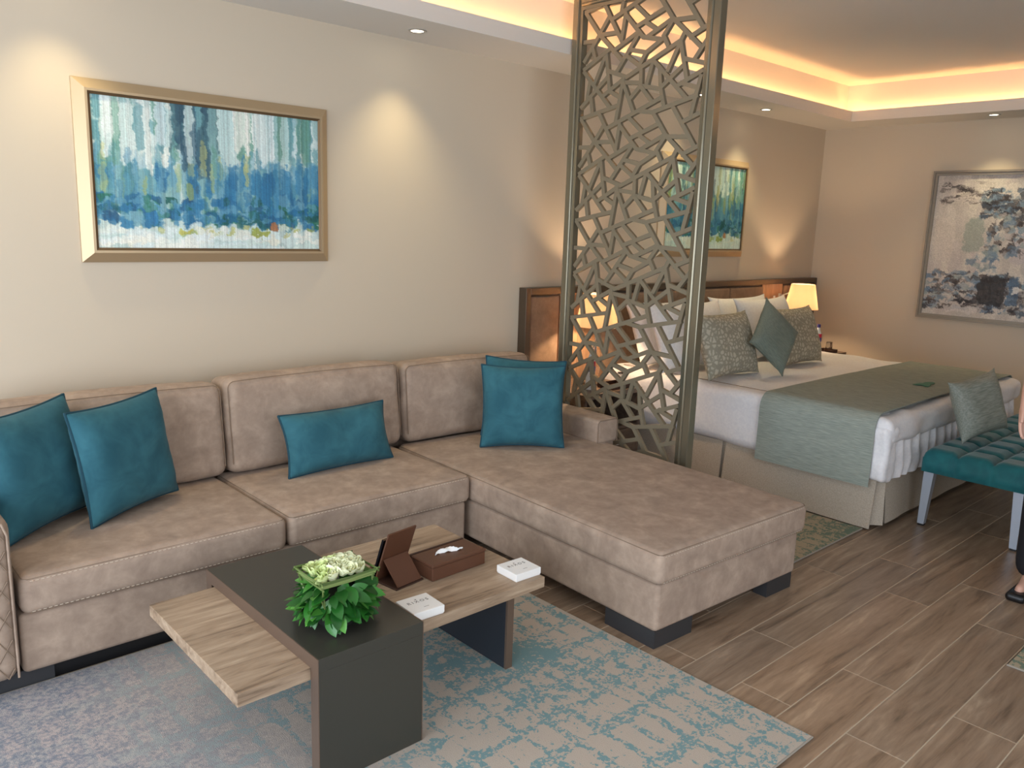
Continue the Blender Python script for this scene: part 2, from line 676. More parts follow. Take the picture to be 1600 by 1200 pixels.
def window(name, axis, pos, a, b, z0, z1, panes):
    mb = MB()

    def bx(target, ua, ub, za, zb, d0, d1):
        if axis == 'x':
            target.box((pos + d0, ua, za), (pos + d1, ub, zb))
        else:
            target.box((ua, pos + d0, za), (ub, pos + d1, zb))
    w = 0.05
    bx(mb, a, b, z0, z0 + w, -0.09, -0.03)
    bx(mb, a, b, z1 - w, z1, -0.09, -0.03)
    for i in range(panes + 1):
        u = a + (b - a - w) * i / panes
        bx(mb, u, u + w, z0 + w, z1 - w, -0.09, -0.03)
    o = mb.build(name, M['hb_frame'], smooth=False, weld=False)
    return tag(o, 'dark framed glazed opening', kind='structure')


window('window_1', 'x', WX, -0.8, 3.5, 0.0, 2.5, 3)
window('window_2', 'y', YF, -0.55, 2.95, 0.4, 2.5, 3)

ce = MB().box((WX, YF, HC), (X1, Y1, HC + 0.12)).build('ceiling', M['ceiling'], smooth=False)
tag(ce, 'raised white tray ceiling', kind='structure')


# insets of the soffit lip on each side: back, right, front, left
INS = {'b': Y1 - CY, 'r': X1 - CX, 'f': 0.45, 'l': 0.45}


def soffit_loop(k, z):
    """rectangle at fraction/offset k=(a, b): inset = a * lip inset - b"""
    a, b = k
    i = {s_: (a * v - b if a else 0.0) for s_, v in INS.items()}
    return [(WX + i['l'], Y1 - i['b'], z), (X1 - i['r'], Y1 - i['b'], z), (X1 - i['r'], YF + i['f'], z), (WX + i['l'], YF + i['f'], z)]


SP = [((0, 0), HS), ((1, 0), HS), ((1, 0), HS + 0.088), ((1, 0.02), HS + 0.088), ((1, 0.02), HS + 0.035), ((1, 0.105), HS + 0.035), ((1, 0.105), HC)]
for n_, k, lab in ((1, 0, 'dropped soffit with lit cove along the back wall'), (2, 1, 'dropped soffit with lit cove along the right wall'),
                   (3, 2, 'dropped soffit with cove along the window wall'), (4, 3, 'dropped soffit with cove along the glazed doors')):
    mb = MB()
    for (k0, z0), (k1, z1) in zip(SP[:-1], SP[1:]):
        p, q_ = soffit_loop(k0, z0), soffit_loop(k1, z1)
        mb.add([p[k], p[(k + 1) % 4], q_[(k + 1) % 4], q_[k]], [(0, 1, 2, 3)])
    tag(mb.build('trim_%d' % n_, M['ceiling'], smooth=False), lab, kind='structure')

# warm light strips lying in the cove trough
M['led'] = emit('warm_light_strip', (255, 192, 126), 25.0)
for nm, lab, lo, hi in (
        ('light_strip', 'warm light strip hidden in cove above sofa and bed', (WX + 0.5, CY + 0.045, HS + 0.036), (CX + 0.06, CY + 0.065, HS + 0.046)),
        ('light_strip', 'warm light strip hidden in cove above grey painting', (CX + 0.045, YF + 0.5, HS + 0.036), (CX + 0.065, CY + 0.04, HS + 0.046))):
    tag(MB().box(lo, hi).build(nm, M['led'], smooth=False), lab, 'light strip')

# ------------------------------------------------------------------ downlights
M['lens'] = emit('lit_lens', (255, 246, 224), 14.0)


def downlight(x, y, label, energy, tilt=(0, 0)):
    t = thing('downlight', label, 'downlight', (x, y, HS), 0, 'recessed ceiling downlights')
    MB().lathe([(0.048, 0.002), (0.05, -0.004), (0.04, -0.006), (0.034, -0.002), (0.034, 0.004)], seg=28).build('trim_ring', M['chrome'], t)
    MB().lathe([(0.0001, -0.0015), (0.034, -0.0015)], seg=24).build('lens', M['lens'], t)
    lamp('beam', 'SPOT', (0, 0, -0.012), energy, (1.0, 0.84, 0.5), target=(tilt[0], tilt[1], -1.4), parent=t,
         spot_size=math.radians(88), spot_blend=1.0, shadow_soft_size=0.03)
    return t


downlight(2.739, 3.814, 'round downlight in the soffit left of the lattice screen', 26, (0, 0.0))
downlight(1.0, 3.814, 'round downlight in the soffit above left end of the sofa', 25)
downlight(5.342, 3.82, 'round downlight in the soffit seen through the lattice screen', 26)
downlight(6.278, 3.813, 'round downlight in the soffit right of the lattice screen', 26)
downlight(7.508, 2.482, 'round downlight in the soffit above the grey painting', 32)


# ------------------------------------------------------------------ paintings
def canvas_mesh(name, img, w, h, mat):
    H, W, _ = img.shape
    xs = np.linspace(-w / 2, w / 2, W)
    zs = np.linspace(h / 2, -h / 2, H)
    v = np.zeros((H, W, 3), np.float32)
    v[..., 0] = xs[None, :]
    v[..., 2] = zs[:, None]
    i = np.arange((H - 1) * (W - 1))
    r, c = i // (W - 1), i % (W - 1)
    a = r * W + c
    f = np.stack([a, a + W, a + W + 1, a + 1], 1)
    me = bpy.data.meshes.new(name)
    me.from_pydata(v.reshape(-1, 3).tolist(), [], f.tolist())
    at = me.color_attributes.new('paint', 'FLOAT_COLOR', 'POINT')
    s = img.reshape(-1, 3) / 255.0
    L = np.where(s <= 0.04045, s / 12.92, ((s + 0.055) / 1.055) ** 2.4)
    data = np.concatenate([L, np.ones((len(L), 1))], 1).astype(np.float32)
    at.data.foreach_set('color', data.ravel())
    me.materials.append(mat)
    return me


def dab(img, cx, cy, w, h, col, a=0.8, p=4.0, streak=0.25, vert=True):
    """one brush stroke: superellipse with streaky alpha; units are fractions of the picture"""
    H, W, _ = img.shape
    x0, x1 = max(0, int((cx - w) * W)), min(W, int((cx + w) * W) + 2)
    y0, y1 = max(0, int((cy - h) * H)), min(H, int((cy + h) * H) + 2)
    if x1 <= x0 or y1 <= y0:
        return
    xs = (np.arange(x0, x1) / W - cx) / w
    ys = (np.arange(y0, y1) / H - cy) / h
    d = np.abs(xs[None, :]) ** p + np.abs(ys[:, None]) ** p
    al = a * np.clip((1 - d) * 3, 0, 1)
    st = rng.random((x1 - x0 if vert else y1 - y0) + 2)
    st = 1 - streak * np.convolve(st, [0.25, 0.5, 0.25], 'valid')
    al = al * (st[None, :] if vert else st[:, None])
    img[y0:y1, x0:x1] = img[y0:y1, x0:x1] * (1 - al[..., None]) + np.array(col, float) * al[..., None]


def warp(img, amp, scale, seed):
    """push pixels about with smooth noise so that strokes get ragged edges"""
    H, W, _ = img.shape
    r_ = np.random.default_rng(seed)

    def field(sc):
        g = r_.normal(size=(int(H / sc) + 3, int(W / sc) + 3))
        yy, xx = np.arange(H) / sc, np.arange(W) / sc
        y0, x0 = yy.astype(int), xx.astype(int)
        fy, fx = (yy - y0)[:, None], (xx - x0)[None, :]
        return (g[y0][:, x0] * (1 - fy) * (1 - fx) + g[y0 + 1][:, x0] * fy * (1 - fx) + g[y0][:, x0 + 1] * (1 - fy) * fx + g[y0 + 1][:, x0 + 1] * fy * fx)
    dx = amp[0] * (field(scale) + 0.5 * field(scale / 3))
    dy = amp[1] * (field(scale) + 0.5 * field(scale / 3))
    Y, X = np.mgrid[0:H, 0:W]
    return img[np.clip((Y + dy).round().astype(int), 0, H - 1), np.clip((X + dx).round().astype(int), 0, W - 1)]


def U(a, b):
    return float(rng.uniform(a, b))


def pick(cols):
    return cols[int(rng.integers(len(cols)))]


def paint_rain(variant=0):
    W, H = 270, 176
    img = np.zeros((H, W, 3)) + np.array((190, 208, 202), float)
    pale = [(228, 234, 226), (212, 226, 222), (238, 238, 226), (190, 214, 210), (220, 230, 228)]
    teal = [(116, 166, 170), (92, 146, 156), (140, 180, 178), (98, 150, 132)]
    dark = [(52, 86, 104), (62, 100, 112), (44, 74, 92), (84, 116, 120)]
    blue = [(48, 118, 158), (66, 132, 168), (92, 150, 176), (40, 104, 146), (112, 164, 184)]
    deep = [(28, 78, 116), (24, 94, 110), (34, 104, 148), (22, 84, 78), (40, 110, 84)]
    yel = [(176, 178, 92), (150, 168, 96), (196, 190, 120)]
    for _ in range(200):                       # mid ground blues
        dab(img, U(0, 1), U(0.42, 0.72), U(0.008, 0.03), U(0.05, 0.16), pick(blue + teal), U(0.4, 0.85))
    for _ in range(230):                       # hanging strokes from the top
        x = U(0, 1)
        if 0.3 < x < 0.5:
            c = pick(dark + teal + dark)
        elif 0.5 < x < 0.78:
            c = pick(pale + pale + pale + teal)
        else:
            c = pick(pale + teal + teal)
        ln = U(0.1, 0.24) if 0.5 < x < 0.75 else U(0.12, 0.3)
        dab(img, x, U(-0.02, 0.22), U(0.008, 0.026), ln, c, U(0.5, 0.95))
    for x, yb, w in ((0.14, 0.44, .028), (0.06, .38, .02), (0.27, .3, .022), (0.39, .4, .022), (0.56, .3, .04), (0.62, .28, .04), (0.72, .34, .022), (.53, .44, .014), (.22, .47, .016), (.82, .4, .018)):
        dab(img, x, yb - 0.2, w, 0.21, pick(pale), 0.9, 6)
    for x in (.41, .43, .45, .37, .44):
        dab(img, x + U(-.01, .01), U(.05, .4), .012, U(.12, .25), pick(dark), .75)
    for _ in range(60):
        dab(img, U(0, 1), U(0.35, 0.6), U(0.006, 0.016), U(0.04, 0.11), pick(blue + yel + teal), U(.4, .75))
    for _ in range(46):
        dab(img, U(.55, 1), U(0.4, 0.7), U(0.01, 0.026), U(0.05, 0.13), pick(blue), U(.5, .85))
    for _ in range(260):                       # deep band
        dab(img, U(0, 1), U(0.64, 0.82), U(0.008, 0.035), U(0.012, 0.04), pick(deep + blue), U(.5, .9), 2.4, .2, False)
    for _ in range(90):                        # pale foreground
        dab(img, U(0, 1), U(0.86, 1.02), U(0.03, 0.12), U(0.015, 0.04), pick(pale + [(226, 224, 206), (204, 222, 214)]), U(.5, .9), 3, .15, False)
    for _ in range(30):
        dab(img, U(0, 1), U(0.82, 0.88), U(0.01, 0.035), U(0.01, 0.022), pick(yel + pale), U(.5, .85), 2.4, .2, False)
    for x, y, w, h, c in ((.14, .79, .05, .06, (128, 174, 186)), (.12, .81, .03, .045, (60, 128, 168)), (.52, .84, .022, .035, (224, 228, 218)), (.76, .82, .016, .028, (170, 112, 74)), (.22, .77, .03, .04, (52, 122, 168)), (.7, .86, .05, .02, (150, 160, 70)), (.36, .86, .03, .018, (182, 178, 84))):
        dab(img, x, y, w, h, c, .9, 2.6, .1, False)
    if variant:
        img = img[:, ::1] * np.array((0.94, 1.0, 0.97))
        for _ in range(60):
            dab(img, U(0, 1), U(0.1, 0.5), U(0.008, 0.02), U(0.06, 0.16), pick(teal + yel + dark), U(.3, .7))
    img = warp(img, (1.2, 3.0), 7, 5)
    img *= 1 + 0.05 * rng.normal(size=(1, img.shape[1], 1)) + 0.03 * rng.normal(size=img.shape[:2] + (1,))
    return np.clip(img, 0, 255)


def paint_grey():
    W, H = 210, 260
    img = np.zeros((H, W, 3)) + np.array((186, 178, 170), float)
    pale = [(206, 198, 190), (196, 186, 180), (184, 174, 170), (212, 204, 192)]
    gb = [(120, 142, 158), (96, 122, 146), (140, 152, 152), (84, 108, 134)]
    dk = [(44, 38, 40), (58, 48, 48), (36, 34, 40), (70, 60, 58)]
    for _ in range(160):
        dab(img, U(0, 1), U(0, 1), U(.02, .07), U(.03, .12), pick(pale), U(.3, .8), 3)
    for _ in range(170):
        dab(img, U(.05, .5), U(.05, .2), U(.02, .07), U(.003, .01), pick(dk + pale + pale), U(.4, .8), 2, .3, False)
    for _ in range(300):
        dab(img, U(.42, 1), U(.1, .3), U(.015, .06), U(.005, .02), pick(gb + dk + gb + dk), U(.4, .85), 2, .3, False)
    dab(img, .38, .42, .09, .13, (142, 150, 142), .85)
    dab(img, .12, .45, .1, .17, (206, 196, 186), .8)
    dab(img, .82, .48, .12, .14, (186, 176, 178), .8)
    for _ in range(120):
        dab(img, U(.5, .8), U(.26, .55), U(.008, .04), U(.008, .03), pick(dk + pale + gb), U(.5, .9), 2)
    for _ in range(40):
        dab(img, U(.38, .6), U(.53, .68), U(.02, .06), U(.015, .035), pick(gb + pale), U(.5, .9), 2)
    for _ in range(420):
        x = U(0, 1)
        dab(img, x, U(.68, .95), U(.01, .07), U(.005, .02), pick(gb + dk + dk + gb + pale), U(.4, .9), 2, .3, False)
    dab(img, .6, .8, .13, .11, (42, 36, 36), .95, 4)
    dab(img, .78, .8, .05, .1, (74, 100, 128), .8)
    dab(img, .8, .785, .035, .02, (222, 216, 210), .95, 2)
    dab(img, .35, .945, .16, .025, (206, 198, 192), .9, 4, .2, False)
    dab(img, .92, .78, .05, .14, (170, 162, 154), .7)
    img = warp(img, (2.2, 2.0), 6, 9)
    img *= 1 + 0.05 * rng.normal(size=img.shape[:2] + (1,))
    return np.clip(img, 0, 255)


def picture(name, label, w, h, fw, depth, lipw, img, loc, rz, fm, lm, outward=True):
    t = thing(name, label, 'painting', loc, rz)
    # local: x across, -y towards the room, z up; origin at the wall, at the bottom edge centre
    zc = h / 2
    W2, H2 = w / 2, h / 2
    def ring(i0, y0, i1, y1):
        for k in range(4):
            a = [(-W2 + i0, -H2 + i0), (W2 - i0, -H2 + i0), (W2 - i0, H2 - i0), (-W2 + i0, H2 - i0)]
            b = [(-W2 + i1, -H2 + i1), (W2 - i1, -H2 + i1), (W2 - i1, H2 - i1), (-W2 + i1, H2 - i1)]
            yield k, (a[k][0], y0, a[k][1] + zc), (a[(k + 1) % 4][0], y0, a[(k + 1) % 4][1] + zc), (b[(k + 1) % 4][0], y1, b[(k + 1) % 4][1] + zc), (b[k][0], y1, b[k][1] + zc)
    prof = [(0, 0), (0, -0.012), (fw * 0.8, -depth), (fw, -depth), (fw + 0.0005, -depth + 0.016)] if outward else \
        [(0, 0), (0, -depth), (fw * 0.4, -depth), (fw * 0.5, -depth + 0.008), (fw, -depth + 0.008), (fw + 0.0005, -0.012)]
    sides = [MB() for _ in range(4)]
    for (i0, y0), (i1, y1) in zip(prof[:-1], prof[1:]):
        for k, p, q, r, s in ring(i0, y0, i1, y1):
            sides[k].add([p, q, r, s], [(0, 1, 2, 3)])
    for k in range(4):
        sides[k].build('frame_side', fm, t, smooth=False)
    if lipw:
        lips = MB()
        for k, p, q, r, s in ring(fw, -depth + 0.004, fw + lipw, -depth + 0.010):
            lips.add([p, q, r, s], [(0, 1, 2, 3)])
        lips.build('frame_lip', lm, t, smooth=False)
    iw, ih = w - 2 * fw, h - 2 * fw
    c = link('canvas', canvas_mesh('canvas', img, iw, ih, M['paint']), t, (0, (-depth + 0.014) if outward else -0.02, zc))
    return t


M['paint'] = vcol_mat('oil_paint')
picture('abstract_painting', 'large blue and teal abstract painting in champagne frame above the sofa', 1.245, 0.80, 0.055, 0.045, 0.012,
        paint_rain(), (1.69, Y1, 1.42), 0, M['frame_gold'], M['frame_lip'])
picture('abstract_painting', 'blue green abstract painting in gold frame above the bed headboard', 1.22, 0.81, 0.055, 0.045, 0.012,
        paint_rain(1), (5.84, Y1, 1.442), 0, M['frame_gold'], M['frame_lip'])
picture('abstract_painting', 'grey black and white abstract painting in silver frame on the right wall', 0.99, 1.29, 0.04, 0.045, 0,
        paint_grey(), (X1, 2.484, 0.952), -PI / 2, M['frame_silver'], None, outward=False)


# ------------------------------------------------------------------ rugs
def rug(lo, hi, mat, label, rz=0.0):
    (x0, y0), (x1, y1) = lo, hi
    t = thing('rug', label, 'rug', (x0, y0, 0), rz)
    mb = MB()
    W, D = x1 - x0, y1 - y0
    mb.box((0, 0, 0.0005), (W, D, 0.009), 0.003)
    mb.build('pile', mat, t, smooth=False)
    eg = MB()
    eg.tube([(0, 0, 0.005), (W, 0, 0.005), (W, D, 0.005), (0, D, 0.005)], 0.0045, 6, closed=True)
    eg.build('bound_edge', M['rug_side'], t)
    return t


rug((-0.75, 1.09), (2.425, 3.022), M['rug'], 'large grey and teal distressed rug under the coffee table')
rug((3.64, 1.88), (4.51, 2.5), M['rug_bed'], 'small beige and olive rug beside the bed')
rug((3.48, -0.45), (4.12, 0.82), M['rug_bed'], 'pale rug corner at the right edge of the floor')

# ------------------------------------------------------------------ sofa


def stitches(mb, p, q, r=0.0013, step=0.017, dash=0.010):
    p, q = Vector(p), Vector(q)
    L = (q - p).length
    d = (q - p) / L
    n = int(L / step)
    for i in range(n):
        a = p + d * (i * step)
        mb.tube([a, a + d * dash], r, 4)


def cushion_seams(parent, lo, hi, r):
    """cord seam round the top edge and pale stitching along the front of a seat cushion"""
    (x0, y0, z0), (x1, y1, z1) = lo, hi
    k = r * 0.29
    mb = MB()
    zt = z1 - k
    c = r * 0.7
    loop = [(x0 + c, y0 + k, zt), (x1 - c, y0 + k, zt), (x1 - k, y0 + c, zt), (x1 - k, y1 - c, zt), (x0 + k, y1 - c, zt), (x0 + k, y0 + c, zt)]
    mb.tube(loop, 0.0017, 6, closed=True)
    zb = z0 + k
    loop = [(x0 + c, y0 + k, zb), (x1 - c, y0 + k, zb), (x1 - k, y0 + c, zb), (x1 - k, y1 - c, zb), (x0 + k, y1 - c, zb), (x0 + k, y0 + c, zb)]
    mb.tube(loop, 0.0018, 6, closed=True)
    mb.build('seam', M['seam'], parent)
    st = MB()
    stitches(st, (x0 + 0.03, y0 + 0.0042, zt - 0.0055), (x1 - 0.03, y0 + 0.0042, zt - 0.0055))
    stitches(st, (x0 + 0.03, y0 + 0.0042, zb + 0.0055), (x1 - 0.03, y0 + 0.0042, zb + 0.0055))
    o = st.build('stitching', M['stitch'], parent, weld=False)
    tag(o, 'pale stitched thread', kind='stuff')


def back_cushion(parent, x0, x1, zb, zt, y0, y1, lean, seed, rz=0.0):
    w, h, d = x1 - x0, zt - zb, y1 - y0
    mb = MB().softbox((-w / 2, -d / 2, 0), (w / 2, d / 2, h), 0.05, 0.012, 14, 0.006, seed, 6, 0.03)
    o = mb.build('back_cushion', M['suede'], parent)
    o.location = ((x0 + x1) / 2, (y0 + y1) / 2, zb)
    o.rotation_euler = (lean, 0, rz)
    s = MB()
    y = -d / 2 + 0.004
    k, c = 0.014, 0.05
    arc = [(math.cos(a), math.sin(a)) for a in np.linspace(PI, PI / 2, 7)]
    e = c - k
    left = [(-w / 2 + c + e * ca, y, h - c + e * sa) for ca, sa in arc]
    right = [(-p[0], y, p[2]) for p in left[::-1]]
    mid = [(x * w / 2, y, h - k + 0.006 * (1 - x * x)) for x in (-0.5, 0, 0.5)]
    s.tube([(-w / 2 + k, y, c)] + left + mid + right + [(w / 2 - k, y, c)], 0.002, 6)
    s.build('seam', M['seam'], o)
    return o


sofa = thing('sofa', 'beige suede two-seat sofa section with quilted arm along the wall', 'sofa', (0, 0, 0))
MB().softbox((0.52, 3.0, 0.065), (2.485, 3.98, 0.285), 0.02, 0, 10).build('base', M['suede'], sofa)
for i, (a, b) in enumerate(((0.527, 1.506), (1.512, 2.497))):
    lo, hi = (a, 2.975, 0.283), (b, 3.75, 0.425)
    c = MB().softbox(lo, hi, 0.035, 0.014, 14, 0.0025, i + 1).build('seat_cushion', M['suede'], sofa)
    cushion_seams(c, lo, hi, 0.035)
MB().softbox((0.30, 3.82, 0.065), (2.49, 3.99, 0.76), 0.035, 0, 10).build('back_frame', M['suede'], sofa)
back_cushion(sofa, 0.535, 1.535, 0.425, 0.875, 3.615, 3.835, math.radians(-6), 1)
back_cushion(sofa, 1.545, 2.535, 0.425, 0.885, 3.615, 3.835, math.radians(-6), 2)
# arm with quilted front and side
arm = MB().softbox((0.26, 2.965, 0.065), (0.515, 3.9, 0.655), 0.055, 0.0, 12).build('arm', M['suede'], sofa)
tag(arm, 'arm with diamond-quilted front')
q = MB()
ax0, ax1, az0, az1 = 0.285, 0.49, 0.085, 0.60


def clipseg(x0, z0, x1, z1):
    # clip to the quilting rectangle (Liang-Barsky)
    t0, t1 = 0.0, 1.0
    dx, dz = x1 - x0, z1 - z0
    for p_, q_ in ((-dx, x0 - ax0), (dx, ax1 - x0), (-dz, z0 - az0), (dz, az1 - z0)):
        if abs(p_) < 1e-9:
            if q_ < 0:
                return None
        else:
            r_ = q_ / p_
            if p_ < 0:
                t0 = max(t0, r_)
            else:
                t1 = min(t1, r_)
    return None if t0 >= t1 else (x0 + dx * t0, z0 + dz * t0, x0 + dx * t1, z0 + dz * t1)


for k in range(-4, 12):
    for sg in (1, -1):
        s = clipseg(ax0 - 0.3, az0 + 0.105 * k - sg * 0.51, ax0 + 0.5, az0 + 0.105 * k + sg * 0.85)
        if s:
            q.tube([(s[0], 2.9645, s[1]), (s[2], 2.9645, s[3])], 0.0022, 5)
q.build('quilting', M['seam'], arm, weld=False)
pi_ = MB()
pi_.tube([(0.5, 2.968, 0.08), (0.5, 2.968, 0.59), (0.488, 2.972, 0.63), (0.46, 2.975, 0.645), (0.31, 2.975, 0.645), (0.278, 2.972, 0.62), (0.275, 2.968, 0.59), (0.275, 2.968, 0.08)], 0.004, 8)
pi_.build('piping', M['suede'], arm)
MB().box((0.28, 3.03, 0.0), (0.62, 3.045, 0.066)).build('foot', M['plinth'], sofa, smooth=False)
MB().box((1.15, 3.03, 0.0), (1.45, 3.045, 0.066)).build('foot', M['plinth'], sofa, smooth=False)
MB().box((2.2, 3.03, 0.0), (2.45, 3.045, 0.066)).build('foot', M['plinth'], sofa, smooth=False)
MB().box((0.28, 3.86, 0.0), (2.45, 3.93, 0.066)).build('foot', M['plinth'], sofa, smooth=False)

MB().box((0.30, 3.045, 0.0), (2.44, 3.84, 0.066)).build('plinth', M['black'], sofa, smooth=False)  # recessed plinth, its black also stands in for the shade under the sofa

# chaise section, turned slightly
CR = math.radians(-2.6)
ch = thing('chaise_sofa', 'beige suede chaise section with low arm beside the lattice screen', 'sofa', (2.445, 1.765, 0), CR)
MB().softbox((0.02, 0.02, 0.075), (1.03, 2.2, 0.278), 0.02, 0, 10).build('base', M['suede'], ch)
lo, hi = (0.0, 0.0, 0.277), (1.068, 1.93, 0.418)
c = MB().softbox(lo, hi, 0.036, 0.010, 18, 0.003, 5).build('seat_cushion', M['suede'], ch)
cushion_seams(c, lo, hi, 0.036)
MB().softbox((0.03, 2.06, 0.075), (1.05, 2.2, 0.70), 0.035, 0, 10).build('back_frame', M['suede'], ch)
back_cushion(ch, 0.035, 0.965, 0.418, 0.865, 1.86, 2.08, math.radians(-6), 3, -0.01)
# low arm sitting on the right of the chaise
ar = MB().softbox((0.975, 1.30, 0.41), (1.148, 2.17, 0.555), 0.022, 0, 10).build('arm', M['suede'], ch)
s = MB()
s.tube([(0.98, 1.303, 0.415), (0.98, 1.303, 0.535), (0.995, 1.303, 0.55), (1.128, 1.303, 0.55), (1.143, 1.303, 0.535), (1.143, 1.303, 0.415)], 0.0025, 6)
s.build('seam', M['seam'], ar)
MB().softbox((1.03, 1.32, 0.075), (1.14, 2.17, 0.42), 0.015, 0, 8).build('arm_base', M['suede'], ch)
for (x0, y0, x1, y1) in ((0.03, 0.03, 0.27, 0.10), (0.03, 0.10, 0.10, 0.30), (0.82, 0.03, 1.02, 0.10), (0.95, 0.10, 1.02, 0.2), (0.03, 2.05, 0.25, 2.15), (0.8, 2.05, 1.02, 2.15)):
    MB().box((x0, y0, 0), (x1, y1, 0.076)).build('foot', M['plinth'], ch, smooth=False)


# ------------------------------------------------------------------ cushions
def pillow(name, label, cat, w, h, t, mat, pipe=None, loc=(0, 0, 0), yaw_=0.0, lean=0.0, spin=0.0, group=None, pinch=0.07, n=30, wr=0.008, seed=0, ear=0.0, lift=True):
    """knife-edge cushion; local x across, z up, -y the face. loc is the point under its lowest edge"""
    def P(u, v, side):
        ex = 1 - pinch * (1 - v * v) * (u * u)
        ez = 1 - pinch * (1 - u * u) * (v * v)
        kx = 1 + ear * abs(u * v) ** 6
        x, z = u * w / 2 * ex * kx, v * h / 2 * ez * kx
        th = t / 2 * max(0.0, (1 - u ** 4) * (1 - v ** 4)) ** 0.62
        q = Vector((x * 7 + seed * 5.1, z * 7, side * 3.0 + seed))
        edge = 1 - max(abs(u), abs(v))
        wv = wr * mnoise.noise(q) * min(1, edge * 6)
        # puckers running in from the seams
        wv += 0.35 * wr * math.sin((u + v) * 21 + seed) * math.exp(-edge * 9) * min(1, edge * 12)
        return Vector((x, side * (th + wv if th > 0 else 0), z))
    mb = MB()
    for side in (-1, 1):
        mb.grid(n, n, lambda a, b: P(math.sin((a * 2 - 1) * PI / 2), math.sin((b * 2 - 1) * PI / 2), side))
    o = mb.mesh(name, mat, angle=80)
    rot = Euler((0, 0, yaw_)).to_matrix() @ Euler((lean, 0, 0)).to_matrix() @ Euler((0, spin, 0)).to_matrix()
    zmin = min((rot @ v.co).z for v in o.vertices)
    root = link(name, o)
    root.rotation_euler = rot.to_euler()
    root.location = Vector(loc) - Vector((0, 0, zmin))
    tag(root, label, cat, group)
    if pipe:
        pts = []
        for k in range(80):
            a = k / 80 * 4
            e, f_ = int(a), a - int(a)
            s_ = math.sin((f_ * 2 - 1) * PI / 2)
            u, v = [(s_, -1), (1, s_), (-s_, 1), (-1, -s_)][e]
            pts.append(P(u, v, 1) * 1.003)
        MB().tube(pts, 0.0052, 6, closed=True).build('piping', pipe, root)
    return root


def D(a):
    return math.radians(a)


pillow('throw_pillow', 'square teal velvet pillow at the far left against the quilted arm', 'pillow', 0.47, 0.47, 0.17, M['teal'], M['teal_dark'],
       (0.70, 3.46, 0.43), D(33), D(-14), D(-3), 'teal velvet pillows on the sofa', seed=1)
pillow('throw_pillow', 'square teal velvet pillow in front of the far left pillow on the long seat', 'pillow', 0.47, 0.46, 0.16, M['teal'], M['teal_dark'],
       (1.02, 3.43, 0.437), D(28), D(-10), D(-2), 'teal velvet pillows on the sofa', seed=2)
pillow('throw_pillow', 'rectangular teal lumbar pillow against the middle back cushion', 'pillow', 0.60, 0.30, 0.14, M['teal'], M['teal_dark'],
       (2.035, 3.47, 0.437), D(2), D(-18), D(0), 'teal velvet pillows on the sofa', seed=3)
pillow('throw_pillow', 'square teal velvet pillow nearest the chaise front, overlapping another', 'pillow', 0.47, 0.46, 0.15, M['teal'], M['teal_dark'],
       (3.075, 3.235, 0.428), D(-38), D(-12), D(0), 'teal velvet pillows on the sofa', seed=4)
pillow('throw_pillow', 'square teal velvet pillow mostly hidden behind the one on the chaise', 'pillow', 0.47, 0.46, 0.13, M['teal'], M['teal_dark'],
       (3.20, 3.36, 0.428), D(-38), D(-14), D(3), 'teal velvet pillows on the sofa', seed=5)

# ------------------------------------------------------------------ coffee table
ct = thing('coffee_table', 'low coffee table of weathered oak boards through a dark olive arch', 'table', (1.4, 2.3, 0.009))
CTO = Vector((1.4, 2.3, 0.009))


def tb(name, lo, hi, mat, bev=0.001):
    lo = Vector(lo) - CTO
    hi = Vector(hi) - CTO
    return MB().box(lo, hi, bev).build(name, mat, ct, smooth=False)


SX0, SX1, SY0, SY1, SZ = 1.043, 1.413, 1.90, 2.685, 0.423
tb('arch_top', (SX0 + 0.003, SY0, SZ - 0.042), (SX1 - 0.003, SY1, SZ), M['slab'])
tb('arch_leg', (SX0 + 0.003, SY0, 0.009), (SX1 - 0.003, SY0 + 0.042, SZ - 0.042), M['slab'])
tb('arch_leg', (SX0 + 0.003, SY1 - 0.042, 0.009), (SX1 - 0.003, SY1, SZ - 0.042), M['slab'])
for x in (SX0, SX1 - 0.003):
    tb('bronze_edge', (x, SY0, SZ - 0.042), (x + 0.003, SY1, SZ), M['bronze'], 0)
    tb('bronze_edge', (x, SY0, 0.009), (x + 0.003, SY0 + 0.042, SZ - 0.042), M['bronze'], 0)
    tb('bronze_edge', (x, SY1 - 0.042, 0.009), (x + 0.003, SY1, SZ - 0.042), M['bronze'], 0)
PZ = 0.381
tb('oak_board', (0.825, 1.945, PZ - 0.04), (1.22, 2.62, PZ), M['table_wood'])
tb('oak_board', (1.22, 1.965, PZ - 0.04), (2.012, 2.64, PZ), M['table_wood'])
tb('panel_leg', (1.905, 2.055, 0.009), (1.937, 2.6, PZ - 0.04), M['dark_panel'])
tb('leg_edge', (1.905, 2.045, 0.009), (1.937, 2.055, PZ - 0.04), M['bronze'], 0)

# ------------------------------------------------------------------ things on the table
fa = thing('flower_arrangement', 'ivory roses in a grass-blade square above glossy green leaves on the dark slab', 'flowers', (1.213, 2.085, SZ))
MB().lathe([(0.0, 0.001), (0.06, 0.0), (0.065, 0.05), (0.06, 0.1), (0.0, 0.1)], seg=20).build('pot', M['pot'], fa)


def leaf_mesh(L, W):
    mb = MB()
    rows = 7
    vs, fs = [], []
    for i in range(rows):
        t = i / (rows - 1)
        w = W * max(0.0, math.sin(PI * min(1, t * 0.95 + 0.05) ** 0.95)) ** 0.8 * 0.5 + 0.0004
        z = -0.22 * L * t * t
        vs += [(-w, t * L, z + 0.25 * w), (0, t * L, z), (w, t * L, z + 0.25 * w)]
    for i in range(rows - 1):
        for k in range(2):
            a = i * 3 + k
            fs.append((a, a + 1, a + 4, a + 3))
    return mb.add(vs, fs).mesh('leaf', M['green_leaf'], angle=60)


